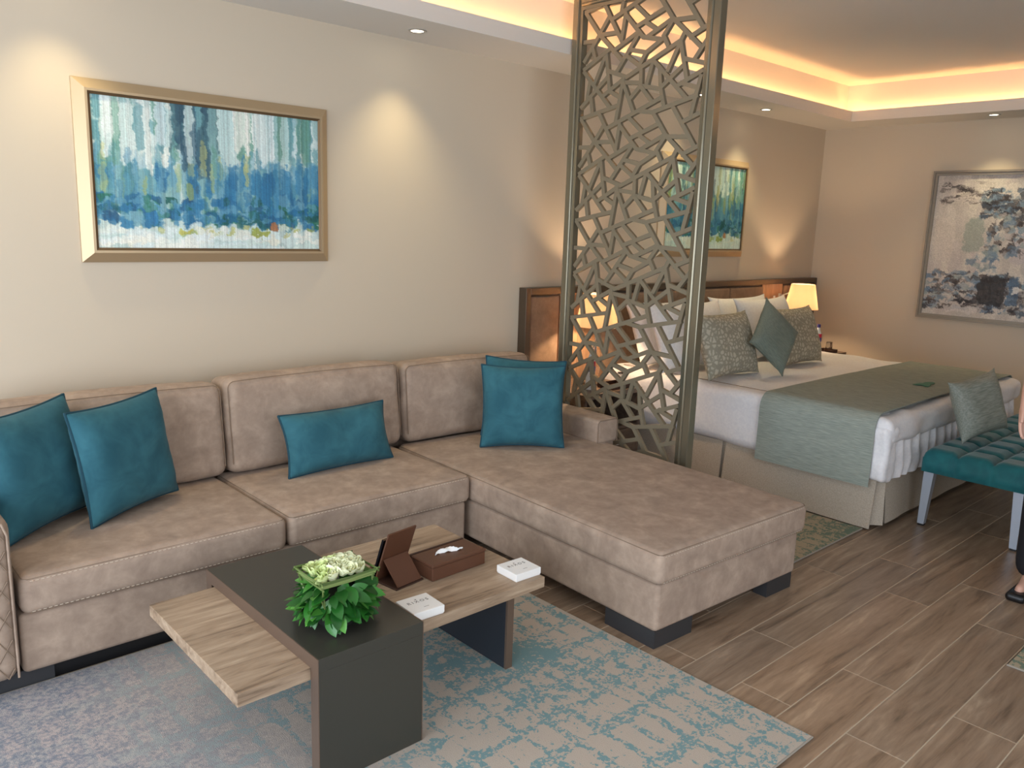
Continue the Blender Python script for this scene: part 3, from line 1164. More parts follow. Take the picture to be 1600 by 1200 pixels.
lms = [leaf_mesh(0.066, 0.036), leaf_mesh(0.076, 0.038), leaf_mesh(0.058, 0.033)]
NL = 170
for i in range(NL):
    th = i * 2.39996 + random.uniform(-.25, .25)
    k = (i + 0.5) / NL
    el = 1 - 1.3 * k                       # 1 under the grass square, falling to the rim of the pot
    z = 0.062 + 0.075 * el
    rad = 0.088 * math.sqrt(max(0.3, 1 - (el * 0.75) ** 2)) + random.uniform(-.014, .004)
    p = Vector((rad * math.cos(th), rad * math.sin(th), z))
    out = Vector((math.cos(th), math.sin(th), 0.55 * el + random.uniform(-.5, .3)))
    out.normalize()
    # leaf points along +y local; its upper side (+z) looks outwards and up
    y_ = Vector((out.x + random.uniform(-.7, .7), out.y + random.uniform(-.7, .7), random.uniform(-0.85, 0.45))).normalized()
    zc = Vector((out.x * 0.9 + random.uniform(-.4, .4), out.y * 0.9 + random.uniform(-.4, .4), 1.0))
    x_ = y_.cross(zc).normalized()
    z_ = x_.cross(y_)
    m = Matrix((x_, y_, z_)).transposed()
    low = min((p + m @ Vector(v.co)).z for v in lms[i % 3].vertices)
    if low < 0.004:
        p.z += 0.005 - low
    sc_ = random.uniform(.85, 1.1)
    link('leaf', lms[i % 3], fa, p, m.to_euler(), (sc_,) * 3)


def rose_mesh(mat, seed):
    r_ = random.Random(seed)
    mb = MB()
    for ringi, (n, R, hh, open_) in enumerate(((3, 0.006, 0.027, 0.0), (4, 0.011, 0.027, 0.1), (5, 0.016, 0.026, 0.25))):
        for k in range(n):
            a0 = 2 * PI * k / n + ringi * 0.7 + r_.uniform(-.2, .2)
            span = 2 * PI / n * 0.85

            def fn(u, v, a0=a0, span=span, R=R, hh=hh, open_=open_):
                an = a0 + (u - 0.5) * 2 * span * (0.6 + 0.4 * math.sin(PI * (0.2 + 0.8 * v)))
                rr = R * (0.45 + 0.75 * math.sin(v * PI * 0.5)) + open_ * 0.010 * v ** 3
                zz = hh * v - 0.006 * (abs(u - 0.5) * 2) ** 2 * v
                return (rr * math.cos(an), rr * math.sin(an), zz)
            mb.grid(6, 5, fn)
    mb.lathe([(0.0, 0.02), (0.006, 0.018), (0.008, 0.0)], seg=8)
    return mb.mesh('rose', mat, weld=False, angle=70)


rms = [rose_mesh(M['rose'], 1), rose_mesh(M['rose'], 2), rose_mesh(M['rose_g'], 3)]
k = 0
for iy in range(4):
    for ix in range(5):
        x = (ix - 2) * 0.0315 + random.uniform(-.003, .003) + (0.006 if iy % 2 else -0.006)
        y = (iy - 1.5) * 0.031 + random.uniform(-.003, .003)
        dome = 0.020 * (1 - (x / 0.1) ** 2 - (y / 0.08) ** 2)
        link('rose', rms[2 if (ix in (0,) or k % 6 == 5) else k % 2], fa, (x, y, 0.145 + dome + random.uniform(-.002, .006)),
             (-y * 5 + random.uniform(-.15, .15), x * 5 + random.uniform(-.15, .15), random.uniform(0, 6)), (1.12,) * 3)
        k += 1


def blade(pts, w):
    mb = MB()
    pts = [Vector(p) for p in pts]
    vs, fs = [], []
    for i, p in enumerate(pts):
        t = (pts[min(i + 1, len(pts) - 1)] - pts[max(i - 1, 0)]).normalized()
        n_ = t.cross(Vector((0, 0, 1)))
        n_ = n_.normalized() if n_.length > 0.2 else Vector((1, 0, 0))
        up = n_.cross(t)
        for a, b in ((-1, -1), (1, -1), (1, 1), (-1, 1)):
            vs.append(p + up * a * w / 2 + n_ * b * 0.0007)
    for i in range(len(pts) - 1):
        for k in range(4):
            fs.append((i * 4 + k, i * 4 + (k + 1) % 4, i * 4 + 4 + (k + 1) % 4, i * 4 + 4 + k))
    fs += [(0, 1, 2, 3), tuple(range(len(vs) - 4, len(vs)))]
    return mb.add(vs, fs).build('grass_blade', M['grass'], fa, weld=False)


for lay in range(4):
    z = 0.146 + lay * 0.011 - (0.012 if lay == 3 else 0)
    e = 0.004 * lay
    a, b = 0.086 + e, 0.068 + e
    for k in range(4):
        cs = [(-a, -b), (a, -b), (a, b), (-a, b)]
        p, q_ = Vector(cs[k] + (z + random.uniform(-.004, .004),)), Vector(cs[(k + 1) % 4] + (z + random.uniform(-.006, .006),))
        d = (q_ - p).normalized() * 0.008
        blade([p - d, (p + q_) / 2 + Vector((0, 0, -.002)), q_ + d], 0.006)
        # folded tail tucked down into the leaves
        if lay < 2:
            blade([q_, q_ * 0.96 + Vector((0, 0, -0.035 + 0.02 * 0)) + Vector((random.uniform(-.01, .01), random.uniform(-.01, .01), 0)), q_ * 0.82 + Vector((0, 0, -0.045))], 0.006)

# tablet in a folding leather stand
ts = thing('tablet_stand', 'brown leather folding stand holding a dark tablet beside the flowers', 'tablet stand', (1.575, 2.26, PZ), D(8))
def quad_panel(name, a, b, c_, d_, th, mat):
    a, b, c_, d_ = map(Vector, (a, b, c_, d_))
    n_ = (b - a).cross(d_ - a).normalized() * th
    return MB().add([a, b, c_, d_, a + n_, b + n_, c_ + n_, d_ + n_], [(0, 1, 2, 3), (7, 6, 5, 4), (0, 4, 5, 1), (1, 5, 6, 2), (2, 6, 7, 3), (3, 7, 4, 0)]).build(name, mat, ts, smooth=False)


W2 = 0.066
quad_panel('back_panel', (-W2, 0.065, 0.006), (W2, 0.065, 0.006), (W2 + .004, 0.0, 0.195), (-W2 + .004, 0.0, 0.195), 0.006, M['leather'])
quad_panel('support_flap', (-W2 * .85, -0.045, 0.006), (W2 * .85, -0.045, 0.006), (W2 * .85, 0.030, 0.088), (-W2 * .85, 0.030, 0.088), 0.005, M['leather'])
MB().box((-W2, -0.05, 0), (W2, 0.11, 0.006), 0.001).build('base_flap', M['leather_dark'], ts, smooth=False)
tab = quad_panel('tablet', (-W2 * .95, 0.074, 0.012), (W2 * .95, 0.074, 0.012), (W2 * .95, 0.021, 0.165), (-W2 * .95, 0.021, 0.165), -0.009, M['screen_glass'])
MB().box((-W2, 0.083, 0.006), (W2, 0.092, 0.05), 0.001).build('front_lip', M['leather'], ts, smooth=False)

# tissue box
tx = thing('tissue_box', 'flat brown leather tissue box with a white tissue on the oak board', 'tissue box', (1.785, 2.255, PZ), D(2))
MB().box((-0.128, -0.068, 0.0), (0.128, 0.07, 0.05), 0.003).build('body', M['leather'], tx, smooth=False)
MB().box((-0.13, -0.07, 0.05), (0.13, 0.058, 0.062), 0.003).build('lid', M['leather'], tx, smooth=False)
MB().box((-0.13, 0.060, 0.05), (0.13, 0.07, 0.0635), 0.002).build('hinge_strip', M['leather_dark'], tx, smooth=False)
MB().grid(14, 7, lambda u, v: ((u - .5) * 0.125, (v - .5) * 0.030 * math.sin(PI * (u * .92 + .04)) + 0.012 * math.sin(u * 5), 0.0625 + 0.015 * math.sin(PI * u) ** 1.2 * (1 - (2 * v - 1) ** 2) * (0.6 + .4 * u) + 0.004 * math.sin(u * 17 + v * 5))).build('tissue', M['tissue'], tx)


def text_mesh(s, size, name):
    cu = bpy.data.curves.new(name, 'FONT')
    cu.body = s
    cu.size = size
    cu.align_x = 'CENTER'
    cu.space_character = 1.5
    cu.extrude = 0.0002
    to = bpy.data.objects.new(name, cu)
    COL.objects.link(to)
    dg = bpy.context.evaluated_depsgraph_get()
    me = bpy.data.meshes.new_from_object(to.evaluated_get(dg))
    bpy.data.objects.remove(to)
    me.materials.clear()
    me.materials.append(M['ink'])
    return me


tm1 = text_mesh('RIXOS', 0.021, 'lettering')
for lab, loc, rz in (('small white card box near the right end of the table', (1.955, 2.046, PZ), D(-2)),
                     ('small white card box tucked against the dark slab', (1.492, 2.028, PZ), D(-3))):
    b = thing('card_box', lab, 'box', loc, rz, 'white card boxes on the table')
    MB().box((-0.058, -0.054, 0.0), (0.058, 0.054, 0.026), 0.001).build('tray', M['card'], b, smooth=False)
    MB().box((-0.060, -0.056, 0.004), (0.060, 0.056, 0.030), 0.0012).build('lid', M['card'], b, smooth=False)
    link('lettering', tm1, b, (0, 0.008, 0.0303))
    em = MB()
    em.prism([(-0.002, 0.027), (0.002, 0.027), (0.0035, 0.032), (0.0015, 0.030), (0, 0.034), (-0.0015, 0.030), (-0.0035, 0.032)], 'z', 0.0301, 0.0305)
    em.build('emblem', M['ink'], b, smooth=False)
    MB().box((-0.004, -0.030, 0.0301), (0.016, -0.0285, 0.0304)).build('small_print', M['ink'], b, smooth=False)

# ------------------------------------------------------------------ lattice screen
SXF, STH = 3.69, 0.055
SYL, SYR, STOP = 3.575, 2.545, 2.965
sc = thing('lattice_screen', 'tall champagne metal lattice screen between sofa and bed', 'screen', (SXF, 0, 0))


FWL, FWR = 0.072, 0.088
YIL, YIR = SYL - FWL, SYR + FWR
PER = 0.595
# one repeat of the broken-glass lattice: bar ends (y, z, y, z) in metres
segs = [
    (3.4847, 2.2819, 3.3712, 2.1494), (3.3712, 2.1494, 3.3038, 2.2373), (3.3435, 2.3068, 3.1987, 2.0872), (3.3710, 2.1459, 3.2429, 2.1426),
    (3.3712, 2.1494, 3.1948, 1.9914), (3.4885, 2.1211, 3.3971, 2.1190), (3.3712, 2.1494, 3.4826, 2.0119), (3.4213, 2.0812, 3.3956, 2.0170),
    (3.4818, 1.9671, 3.2909, 2.0587), (3.2627, 2.0453, 3.0950, 2.1199), (3.1830, 2.2372, 3.2046, 2.0948), (3.1860, 2.2320, 3.0502, 2.0940),
    (3.0502, 2.0940, 2.9205, 2.0641), (3.1027, 2.1529, 2.8977, 2.2232), (3.1150, 2.2665, 3.0200, 2.1874), (2.9492, 2.2848, 2.8537, 2.1607),
    (2.8537, 2.1607, 2.6632, 1.9953), (3.0373, 2.1685, 2.9634, 2.1232), (2.8595, 2.1587, 3.0215, 2.0894), (2.8531, 2.1538, 2.9097, 2.0800),
    (2.9099, 2.0823, 2.8763, 2.0274), (2.9175, 2.0639, 3.0215, 2.0107), (3.0215, 2.0117, 3.0612, 1.9516), (3.1391, 2.0386, 3.0214, 2.0098),
    (3.0807, 2.1174, 3.2271, 1.9302), (3.1632, 2.0101, 3.0604, 1.9419), (2.7707, 2.0810, 2.7933, 2.0407), (2.7906, 2.0429, 3.1542, 1.8930),
    (2.7956, 2.0338, 2.8671, 1.8972), (2.7931, 2.0384, 2.7362, 1.8319), (2.8410, 2.1508, 2.7059, 2.1436), (2.8224, 2.3112, 2.6578, 2.0896),
    (2.7548, 1.6229, 2.6314, 1.6671), (2.7364, 2.0514, 2.6332, 2.0929), (2.6976, 1.9371, 2.6270, 2.0257), (2.7648, 1.9477, 2.6331, 1.9110),
    (2.7951, 1.8146, 2.6419, 1.8763), (2.7725, 1.8259, 2.6608, 1.7913), (2.9641, 1.9591, 2.7320, 1.7448), (2.7739, 1.9097, 2.9067, 1.8146),
    (2.9198, 1.9083, 2.9084, 1.8127), (2.9084, 1.8127, 2.8769, 1.7143), (2.9729, 1.9521, 3.0080, 1.8325), (3.0506, 1.9383, 3.0465, 1.8360),
    (3.0466, 1.8375, 2.9061, 1.8074), (3.1698, 1.8676, 3.0498, 1.8536), (3.2997, 1.9440, 3.1544, 1.8950), (3.3154, 2.0471, 3.2740, 1.8316),
    (3.3123, 2.0420, 3.3915, 1.8855), (3.4811, 1.9568, 3.2628, 1.7354), (3.4921, 1.7552, 3.2960, 1.9075), (3.4299, 1.9005, 3.4489, 1.7868),
    (3.4181, 1.8113, 3.3997, 1.7213), (3.4901, 1.6905, 3.2063, 1.7462), (3.3154, 1.8114, 3.1701, 1.8889), (3.2695, 1.8266, 3.1960, 1.7895),
    (3.1739, 1.8875, 3.2153, 1.6479), (3.1705, 1.8602, 3.0855, 1.6980), (3.0484, 1.8360, 3.1238, 1.7685), (3.0465, 1.8360, 2.9655, 1.7517),
    (3.2756, 1.6253, 2.8962, 1.7620), (3.0393, 1.7038, 2.9504, 1.6898), (2.9523, 1.6898, 2.6632, 1.7548), (2.6471, 1.8522, 2.6966, 1.6472),
]
BW = 0.0235
nb = 0
for k in range(-5, 4):
    for s_ in segs:
        ya, za, yb, zb = s_
        za -= k * PER
        zb -= k * PER
        # clip to the opening
        ins = True
        t0, t1 = 0.0, 1.0
        dy, dz = yb - ya, zb - za
        for p_, q_ in ((-dy, ya - (YIR - 0.004)), (dy, (YIL + 0.004) - ya), (-dz, za - 0.05), (dz, STOP - 0.06 - za)):
            if abs(p_) < 1e-9:
                if q_ < 0:
                    ins = False
            else:
                r_ = q_ / p_
                if p_ < 0:
                    t0 = max(t0, r_)
                else:
                    t1 = min(t1, r_)
        if not ins or t1 - t0 < 1e-3:
            continue
        p = Vector((0, ya + dy * t0, za + dz * t0))
        q_ = Vector((0, ya + dy * t1, za + dz * t1))
        if (q_ - p).length < 0.015:
            continue
        L = (q_ - p).length + 0.012
        me = MB().box((0, -L / 2, -BW / 2), (0.022, L / 2, BW / 2)).mesh('bar', M['screen'], smooth=False)
        o = link('bar', me, sc, (p + q_) / 2 + Vector((0.014 + 0.00002 * ((nb % 64) * 2), 0, 0)), (math.atan2(q_.z - p.z, q_.y - p.y), 0, 0))
        nb += 1


def screen_post(name, y0, y1, z0, z1, vertical=True):
    """moulded frame member: flat outer band, raised round bead, inner rebate"""
    prof = [(0, 0.012), (0, 0.0)]
    n = 8
    mb = MB()
    w = abs(y1 - y0) if vertical else abs(z1 - z0)
    # profile: (across, depth) where across runs from the outer edge to the inner edge
    pr = [(0, STH), (0, 0.004), (0.003, 0.0), (w * 0.46, 0.0), (w * 0.47, 0.006)]
    for i in range(n + 1):
        a = PI * i / n
        pr.append((w * 0.6 - w * 0.12 * math.cos(a), 0.004 - 0.011 * math.sin(a)))
    pr += [(w * 0.73, 0.006), (w * 0.74, 0.009), (w * 0.99, 0.011), (w, 0.013), (w, STH)]
    if vertical:
        sgn = 1 if y1 > y0 else -1
        mb.prism([(d, y0 + sgn * c_) for c_, d in pr], 'z', z0, z1)
    else:
        mb.prism([(d, z1 - c_) for c_, d in pr], 'y', y0, y1)
    return mb.build(name, M['screen_post'], sc, angle=25)


screen_post('post', SYR, YIR, 0.0, STOP)
screen_post('post', SYL, YIL, 0.0, STOP)
screen_post('top_rail', YIR, YIL, STOP - 0.07, STOP, False)
MB().box((0.004, YIR, 0.0), (STH - 0.004, YIL, 0.07)).build('bottom_rail', M['screen'], sc, smooth=False)

# ------------------------------------------------------------------ bed
BX0, BX1, BY0, BY1 = 4.545, 6.755, 1.835, 3.94
bed = thing('bed', 'wide bed with pleated greige skirt behind the lattice screen', 'bed', ((BX0 + BX1) / 2, 2.9, 0))
BO = Vector(((BX0 + BX1) / 2, 2.9, 0))
bed.location = BO


def bpart(mb, name, mat, **kw):
    o = mb.build(name, mat, bed, **kw)
    o.location = -BO
    return o


bpart(MB().box((BX0 + 0.03, BY0 + 0.06, 0.03), (BX1 - 0.03, BY1, 0.30), 0.01), 'base', M['ns_dark'], smooth=False)
bpart(MB().softbox((BX0 + 0.02, BY0 + 0.05, 0.30), (BX1 - 0.02, BY1, 0.62), 0.05), 'mattress', M['duvet'])


def skirt_panel(name, p, q_, flare, ntick=14, z0=0.012, z1=0.305, amp=0.003):
    p, q_ = Vector(p), Vector(q_)
    d = (q_ - p)
    n_ = Vector((d.y, -d.x)).normalized()
    mb = MB()

    def fn(u, v):
        b = p + d * u + n_ * (flare * (1 - v) + amp * math.sin(u * 9.0) * (1 - v))
        return (b.x, b.y, z0 + (z1 - z0) * v)

    def fb(u, v):
        b = p + d * u + n_ * (flare * (1 - v) + amp * math.sin(u * 9.0) * (1 - v) - 0.006)
        return (b.x, b.y, z0 + (z1 - z0) * v)
    mb.grid(ntick, 6, fn)
    mb.grid(ntick, 6, fb)
    return bpart(mb, name, M['skirt'], weld=False)


# near (left) side: two panels with an inverted pleat between, corner kick pleat, foot panels
skirt_panel('skirt_panel', (BX0, BY1), (BX0, 2.86), 0.02)
skirt_panel('skirt_panel', (BX0, 2.835), (BX0, BY0 + 0.01), 0.03)
skirt_panel('pleat', (BX0 + 0.014, 2.92), (BX0 + 0.014, 2.78), 0.012, 4)
skirt_panel('pleat', (BX0 + 0.012, BY0 + 0.07), (BX0 + 0.09, BY0 - 0.004), 0.030, 5, 0.022)
skirt_panel('skirt_panel', (BX0 + 0.085, BY0 - 0.002), (5.20, BY0 + 0.01), 0.028, 10, 0.03)
skirt_panel('pleat', (5.15, BY0 + 0.018), (5.28, BY0 + 0.018), 0.015, 4, 0.03)
skirt_panel('skirt_panel', (5.22, BY0 + 0.004), (5.95, BY0 + 0.008), 0.028, 10, 0.03)
skirt_panel('skirt_panel', (5.97, BY0 + 0.004), (BX1, BY0 + 0.008), 0.028, 10, 0.03)
skirt_panel('skirt_panel', (BX1, BY0 + 0.01), (BX1, BY1), 0.03)

BT = 0.668
BP = 0.676
dv = thing('duvet', 'white cotton duvet covering the bed', 'duvet', (5.65, 2.9, 0.3))
DO = Vector((5.65, 2.9, 0.3))


def dpart(mb, name, mat, **kw):
    o = mb.build(name, mat, dv, **kw)
    o.location = -DO
    return o


dpart(MB().softbox((BX0 - 0.035, BY0 + 0.02, 0.288), (BX1 + 0.035, BY1 - 0.02, BT - 0.006), 0.07, 0.008, 40, 0.014, 3, 4.5), 'cover', M['duvet'])
dpart(MB().softbox((BX0 - 0.038, BY0 - 0.052, 0.50), (BX1 + 0.02, BY0 + 0.16, BT - 0.006), 0.055, 0, 40, 0.016, 8, 7), 'turned_edge', M['duvet'])
dpart(MB().softbox((BX0 - 0.040, BY0 - 0.05, 0.285), (BX0 + 0.10, BY0 + 0.07, 0.62), 0.035, 0, 16, 0.016, 4, 9), 'corner_fold', M['duvet'])


def gather(u, v):
    x = BX0 + 0.06 + (BX1 - BX0 - 0.1) * u
    ph = x * 52 + 2.2 * mnoise.noise(Vector((x * 6, v * 2.0, 1))) + 3.0 * (1 - v) * mnoise.noise(Vector((x * 2.5, 0, 4)))
    return (x, BY0 - 0.022 - 0.02 * math.sin(ph) * (0.35 + 0.65 * math.sin(PI * min(1, v * .95 + .03))), 0.285 + 0.25 * v)


dpart(MB().grid(260, 10, gather), 'gathered_sheet', M['duvet'], angle=180)
dpart(MB().tube([(BX0 + 0.07, 2.5, BT + 0.004), (BX0 + 0.07, 3.2, BT + 0.004), (BX0 + 0.08, 3.8, BT + 0.0)], 0.0022, 6), 'hem_seam', M['seam'])

# runner: one woven strip lying over the bed and hanging down both sides
rn = MB()
prof = []
xa, xb, zt, zb, rr = BX0 - 0.052, BX1 + 0.052, BT + 0.012, 0.262, 0.085
prof += [(xa - 0.006, zb), (xa, (zb + zt) / 2 - .05), (xa, zt - rr)]
for i in range(1, 8):
    a = PI / 2 * i / 8
    prof.append((xa + rr - rr * math.cos(a), zt - rr + rr * math.sin(a)))
for i in range(0, 15):
    u = i / 14
    prof.append((xa + rr + (xb - xa - 2 * rr) * u, zt + 0.006 * math.sin(PI * u)))
for i in range(1, 8):
    a = PI / 2 * i / 8
    prof.append((xb - rr + rr * math.sin(a), zt - rr + rr * math.cos(a)))
prof += [(xb, zt - rr), (xb, zb)]
ny = 16
RY0, RY1 = 1.865, 2.585
np_ = len(prof)
for off in (0.0, 0.006):
    def fr(u, v, off=off):
        i = min(int(round(u * (np_ - 1))), np_ - 1)
        x, z = prof[i]
        a, b = prof[max(i - 1, 0)], prof[min(i + 1, np_ - 1)]
        t = Vector((b[0] - a[0], b[1] - a[1])).normalized()
        w = 0.004 * mnoise.noise(Vector((x * 3, v * 3, z * 3)))
        return (x - t.y * (off + w), RY0 + (RY1 - RY0) * v + 0.012 * (x - 4.5) * 0, z + t.x * (off + w))
    rn.grid(np_, ny, fr)
# close the two long edges
n1 = np_ * ny
rn.f += [(i, i + 1, n1 + i + 1, n1 + i) for i in range(np_ - 1)]
k0 = np_ * (ny - 1)
rn.f += [(k0 + i, k0 + i + 1, n1 + k0 + i + 1, n1 + k0 + i) for i in range(np_ - 1)]
tag(rn.build('bed_runner', M['runner'], weld=False), 'sage green woven runner across the foot of the bed', 'bed runner')

# leaf-shaped green card lying on the runner
lf = MB()
out = []
for i in range(24):
    a = 2 * PI * i / 24
    r = 0.1 * (0.75 + 0.25 * math.cos(3 * a)) * (1.25 if abs(math.cos(a)) > .7 else .8)
    out.append((5.665 + r * math.cos(a), 2.06 + 0.62 * r * math.sin(a)))
lf.prism(out, 'z', BT + 0.0295, BT + 0.0315)
M['leaf_card'] = plain('green_card', (44, 118, 92), 0.5)
tag(lf.build('leaf_card', M['leaf_card'], smooth=False), 'green leaf-shaped card lying on the bed runner', 'card')

# pillows on the bed
PG = 'white pillows leaning on the headboard'
pillow('bed_pillow', 'white pillow leaning on the headboard, back left', 'pillow', 0.80, 0.46, 0.19, M['pillowcase'], None, (4.98, 3.68, BP), D(0), D(-22), 0, PG, .05, seed=11, ear=.08)
pillow('bed_pillow', 'white pillow seen through the lattice, front left', 'pillow', 0.80, 0.48, 0.18, M['pillowcase'], None, (4.95, 3.45, BP), D(-3), D(-24), 0, PG, .05, seed=12, ear=.08)
pillow('bed_pillow', 'white pillow leaning on the headboard, back right', 'pillow', 0.80, 0.46, 0.19, M['pillowcase'], None, (6.02, 3.68, BP), D(0), D(-22), 0, PG, .05, seed=13, ear=.08)
pillow('bed_pillow', 'white pillow behind the grey-green cushion, front right', 'pillow', 0.80, 0.48, 0.18, M['pillowcase'], None, (5.98, 3.43, BP), D(3), D(-24), 0, PG, .05, seed=14, ear=.08)
PG = 'patterned cushions on the bed'
pillow('patterned_cushion', 'pale leaf-patterned cushion beside the screen post', 'cushion', 0.60, 0.44, 0.17, M['pattern'], None, (4.88, 3.10, BT + .006), D(0), D(-20), D(0), PG, .05, seed=15, ear=.05)
pillow('patterned_cushion', 'pale leaf-patterned cushion below the lit bedside lamp', 'cushion', 0.60, 0.44, 0.17, M['pattern'], None, (5.81, 3.10, BT + .006), D(0), D(-20), D(0), PG, .05, seed=16, ear=.05)
pillow('accent_cushion', 'plain grey-green satin cushion standing on its corner between patterned ones', 'cushion', 0.375, 0.375, 0.14, M['sage'], M['sage'], (5.215, 2.94, BT + .004), D(-6), D(-17), D(41), None, .06, seed=17, ear=.05)


# ------------------------------------------------------------------ headboard
HX0, HX1, HZ = 3.775, 7.765, 1.236
hb = thing('headboard', 'long panelled headboard in bronze frame along the wall behind the bed', 'headboard', (5.65, Y1, 0))
HO = Vector((5.65, Y1, 0))


def hpart(name, lo, hi, mat, bev=0.002, soft=0.0):
    lo, hi = Vector(lo) - HO, Vector(hi) - HO
    mb = MB()
    if soft:
        mb.softbox(lo, hi, soft, 0, 8, 0, 0, 5, 0.008)
    else:
        mb.box(lo, hi, bev)
    return mb.build(name, mat, hb, smooth=bool(soft))


hpart('back_board', (HX0 + 0.03, Y1 - 0.02, 0.02), (HX1 - 0.03, Y1 - 0.001, HZ - 0.02), M['ns_wood'])
hpart('frame_side', (HX0, Y1 - 0.075, 0.0), (HX0 + 0.045, Y1 - 0.001, HZ), M['hb_frame'])
hpart('frame_side', (HX1 - 0.045, Y1 - 0.075, 0.0), (HX1, Y1 - 0.001, HZ), M['hb_frame'])
hpart('frame_top', (HX0 + 0.045, Y1 - 0.075, HZ - 0.045), (HX1 - 0.045, Y1 - 0.001, HZ), M['hb_frame'])
ZT = HZ - 0.06
hpart('fabric_panel', (HX0 + 0.065, Y1 - 0.055, 0.05), (4.12, Y1 - 0.02, ZT), M['hb_fabric'], soft=0.012)
hpart('fabric_panel', (7.18, Y1 - 0.055, 0.05), (HX1 - 0.065, Y1 - 0.02, ZT), M['hb_fabric'], soft=0.012)
hpart('wood_panel', (4.135, Y1 - 0.045, 0.05), (4.53, Y1 - 0.02, HZ - 0.045), M['hb_wood'])
hpart('wood_panel', (6.80, Y1 - 0.045, 0.05), (7.165, Y1 - 0.02, HZ - 0.045), M['hb_wood'])
xs = [4.55, 5.11, 5.67, 6.235, 6.785]
for a, b in zip(xs[:-1], xs[1:]):
    hpart('fabric_panel', (a + 0.003, Y1 - 0.075, 0.3), (b - 0.003, Y1 - 0.02, ZT), M['hb_fabric'], soft=0.018)


def socket(x, label):
    t = thing('wall_socket', label, 'socket', (x, Y1 - 0.046, 1.005), 0, 'sockets on the headboard')
    MB().box((-0.04, -0.008, 0), (0.04, 0.0, 0.085), 0.002).build('plate', M['chrome'], t, smooth=False)
    MB().lathe([(0.0, 0), (0.017, 0), (0.019, 0.002)], seg=16).build('outlet', M['black'], t)
    t.children[1].rotation_euler = (PI / 2, 0, 0)
    t.children[1].location = (0, -0.0085, 0.03)
    t.children[0].location = (0, 0, 0)
    MB().box((-0.016, -0.012, 0.055), (0.016, -0.008, 0.075), 0.001).build('switch', M['white'], t, smooth=False)


socket(7.01, 'small steel socket plate on the wood panel by the right lamp')
M['led_white'] = emit('reading_led', (255, 244, 255), 30.0)


def reading_light(x, label, sgn):
    t = thing('reading_light', label, 'lamp', (x, Y1 - 0.046, 1.08), 0, 'flexible reading lights')
    MB().box((-0.02, -0.012, -0.02), (0.02, 0, 0.02), 0.003).build('mount', M['chrome'], t, smooth=False)
    pts = [(0, -0.012, 0), (0.01 * sgn, -0.05, 0.01), (0.05 * sgn, -0.08, 0.03), (0.09 * sgn, -0.085, 0.06)]
    MB().tube(pts, 0.005, 8).build('arm', M['chrome'], t)
    MB().tube([(0.085 * sgn, -0.085, 0.055), (0.115 * sgn, -0.095, 0.08)], 0.014, 12).build('head', M['chrome'], t)
    MB().lathe([(0.0, 0.0), (0.012, 0.0)], seg=14).build('lens', M['led_white'], t)
    lens = t.children[-1] if t.children[-1].name.startswith('lens') else [c for c in t.children if c.name.startswith('lens')][0]
    lens.location = (0.083 * sgn, -0.0965, 0.066)
    lens.rotation_euler = (PI / 2 * 0.9, 0, -0.5 * sgn)


reading_light(7.11, 'small flexible reading light with lit tip beside the right lamp', 1)
reading_light(4.20, 'small flexible reading light behind the left lamp', -1)


# ------------------------------------------------------------------ nightstands and lamps
def nightstand(x0, x1, y0, label):
    zt = 0.575
    t = thing('nightstand', label, 'nightstand', ((x0 + x1) / 2, y0, 0), 0, 'bedside tables')
    w, d = x1 - x0, Y1 - 0.085 - y0
    MB().box((-w / 2, 0, zt - 0.035), (w / 2, d, zt), 0.002).build('top', M['ns_wood'], t, smooth=False)
    for s in (-1, 1):
        MB().box((s * w / 2 - (0.025 if s > 0 else 0), 0.005, 0), (s * w / 2 + (0.025 if s < 0 else 0), d, zt - 0.035), 0.002).build('side_panel', M['ns_wood'], t, smooth=False)
    MB().box((-w / 2 + .025, d - 0.02, 0.03), (w / 2 - .025, d, zt - .035)).build('back_panel', M['ns_dark'], t, smooth=False)
    MB().box((-w / 2 + .025, 0.01, 0.30), (w / 2 - .025, d - .02, 0.32)).build('shelf', M['ns_wood'], t, smooth=False)
    dr = MB().box((-w / 2 + .028, 0.004, 0.05), (w / 2 - .028, 0.026, 0.295), 0.002).build('drawer', M['ns_wood'], t, smooth=False)
    MB().tube([(-0.06, -0.012, 0.2), (0.06, -0.012, 0.2)], 0.005, 8).build('handle', M['chrome'], dr)
    MB().box((-w / 2 + .028, 0.03, 0.05), (w / 2 - .028, d - .03, 0.29)).build('drawer_box', M['ns_dark'], t, smooth=False)
    return zt


NZ = nightstand(3.86, 4.44, 3.47, 'grey walnut bedside table seen through the lattice screen')
nightstand(6.86, 7.50, 3.47, 'grey walnut bedside table by the right wall')


def table_lamp(x, y, label, e):
    t = thing('table_lamp', label, 'lamp', (x, y, NZ), 0, 'bedside lamps')
    MB().lathe([(0.0, 0), (0.075, 0), (0.075, 0.012), (0.02, 0.018), (0.012, 0.03), (0.0, 0.03)], seg=28).build('base', M['chrome'], t)
    MB().lathe([(0.012, 0.02), (0.03, 0.06), (0.042, 0.14), (0.034, 0.24), (0.012, 0.3), (0.008, 0.42)], seg=24).build('stem', M['glass'], t)
    MB().tube([(0, 0, 0.02), (0, 0, 0.47)], 0.006, 8).build('rod', M['chrome'], t)
    sh = MB().lathe([(0.15, 0.405), (0.105, 0.63), (0.103, 0.63), (0.148, 0.405)], seg=40, close=True).build('lamp_shade', M['shade'], t, angle=70)
    MB().lathe([(0.0, 0.425), (0.018, 0.43), (0.022, 0.445), (0.016, 0.46), (0.0, 0.465)], seg=14).build('bulb', emit('bulb_glow', (255, 196, 128), 6), t)
    lamp('bulb_light', 'POINT', (0, 0, 0.5), e, (1.0, 0.70, 0.43), parent=t, shadow_soft_size=0.025)
    return t


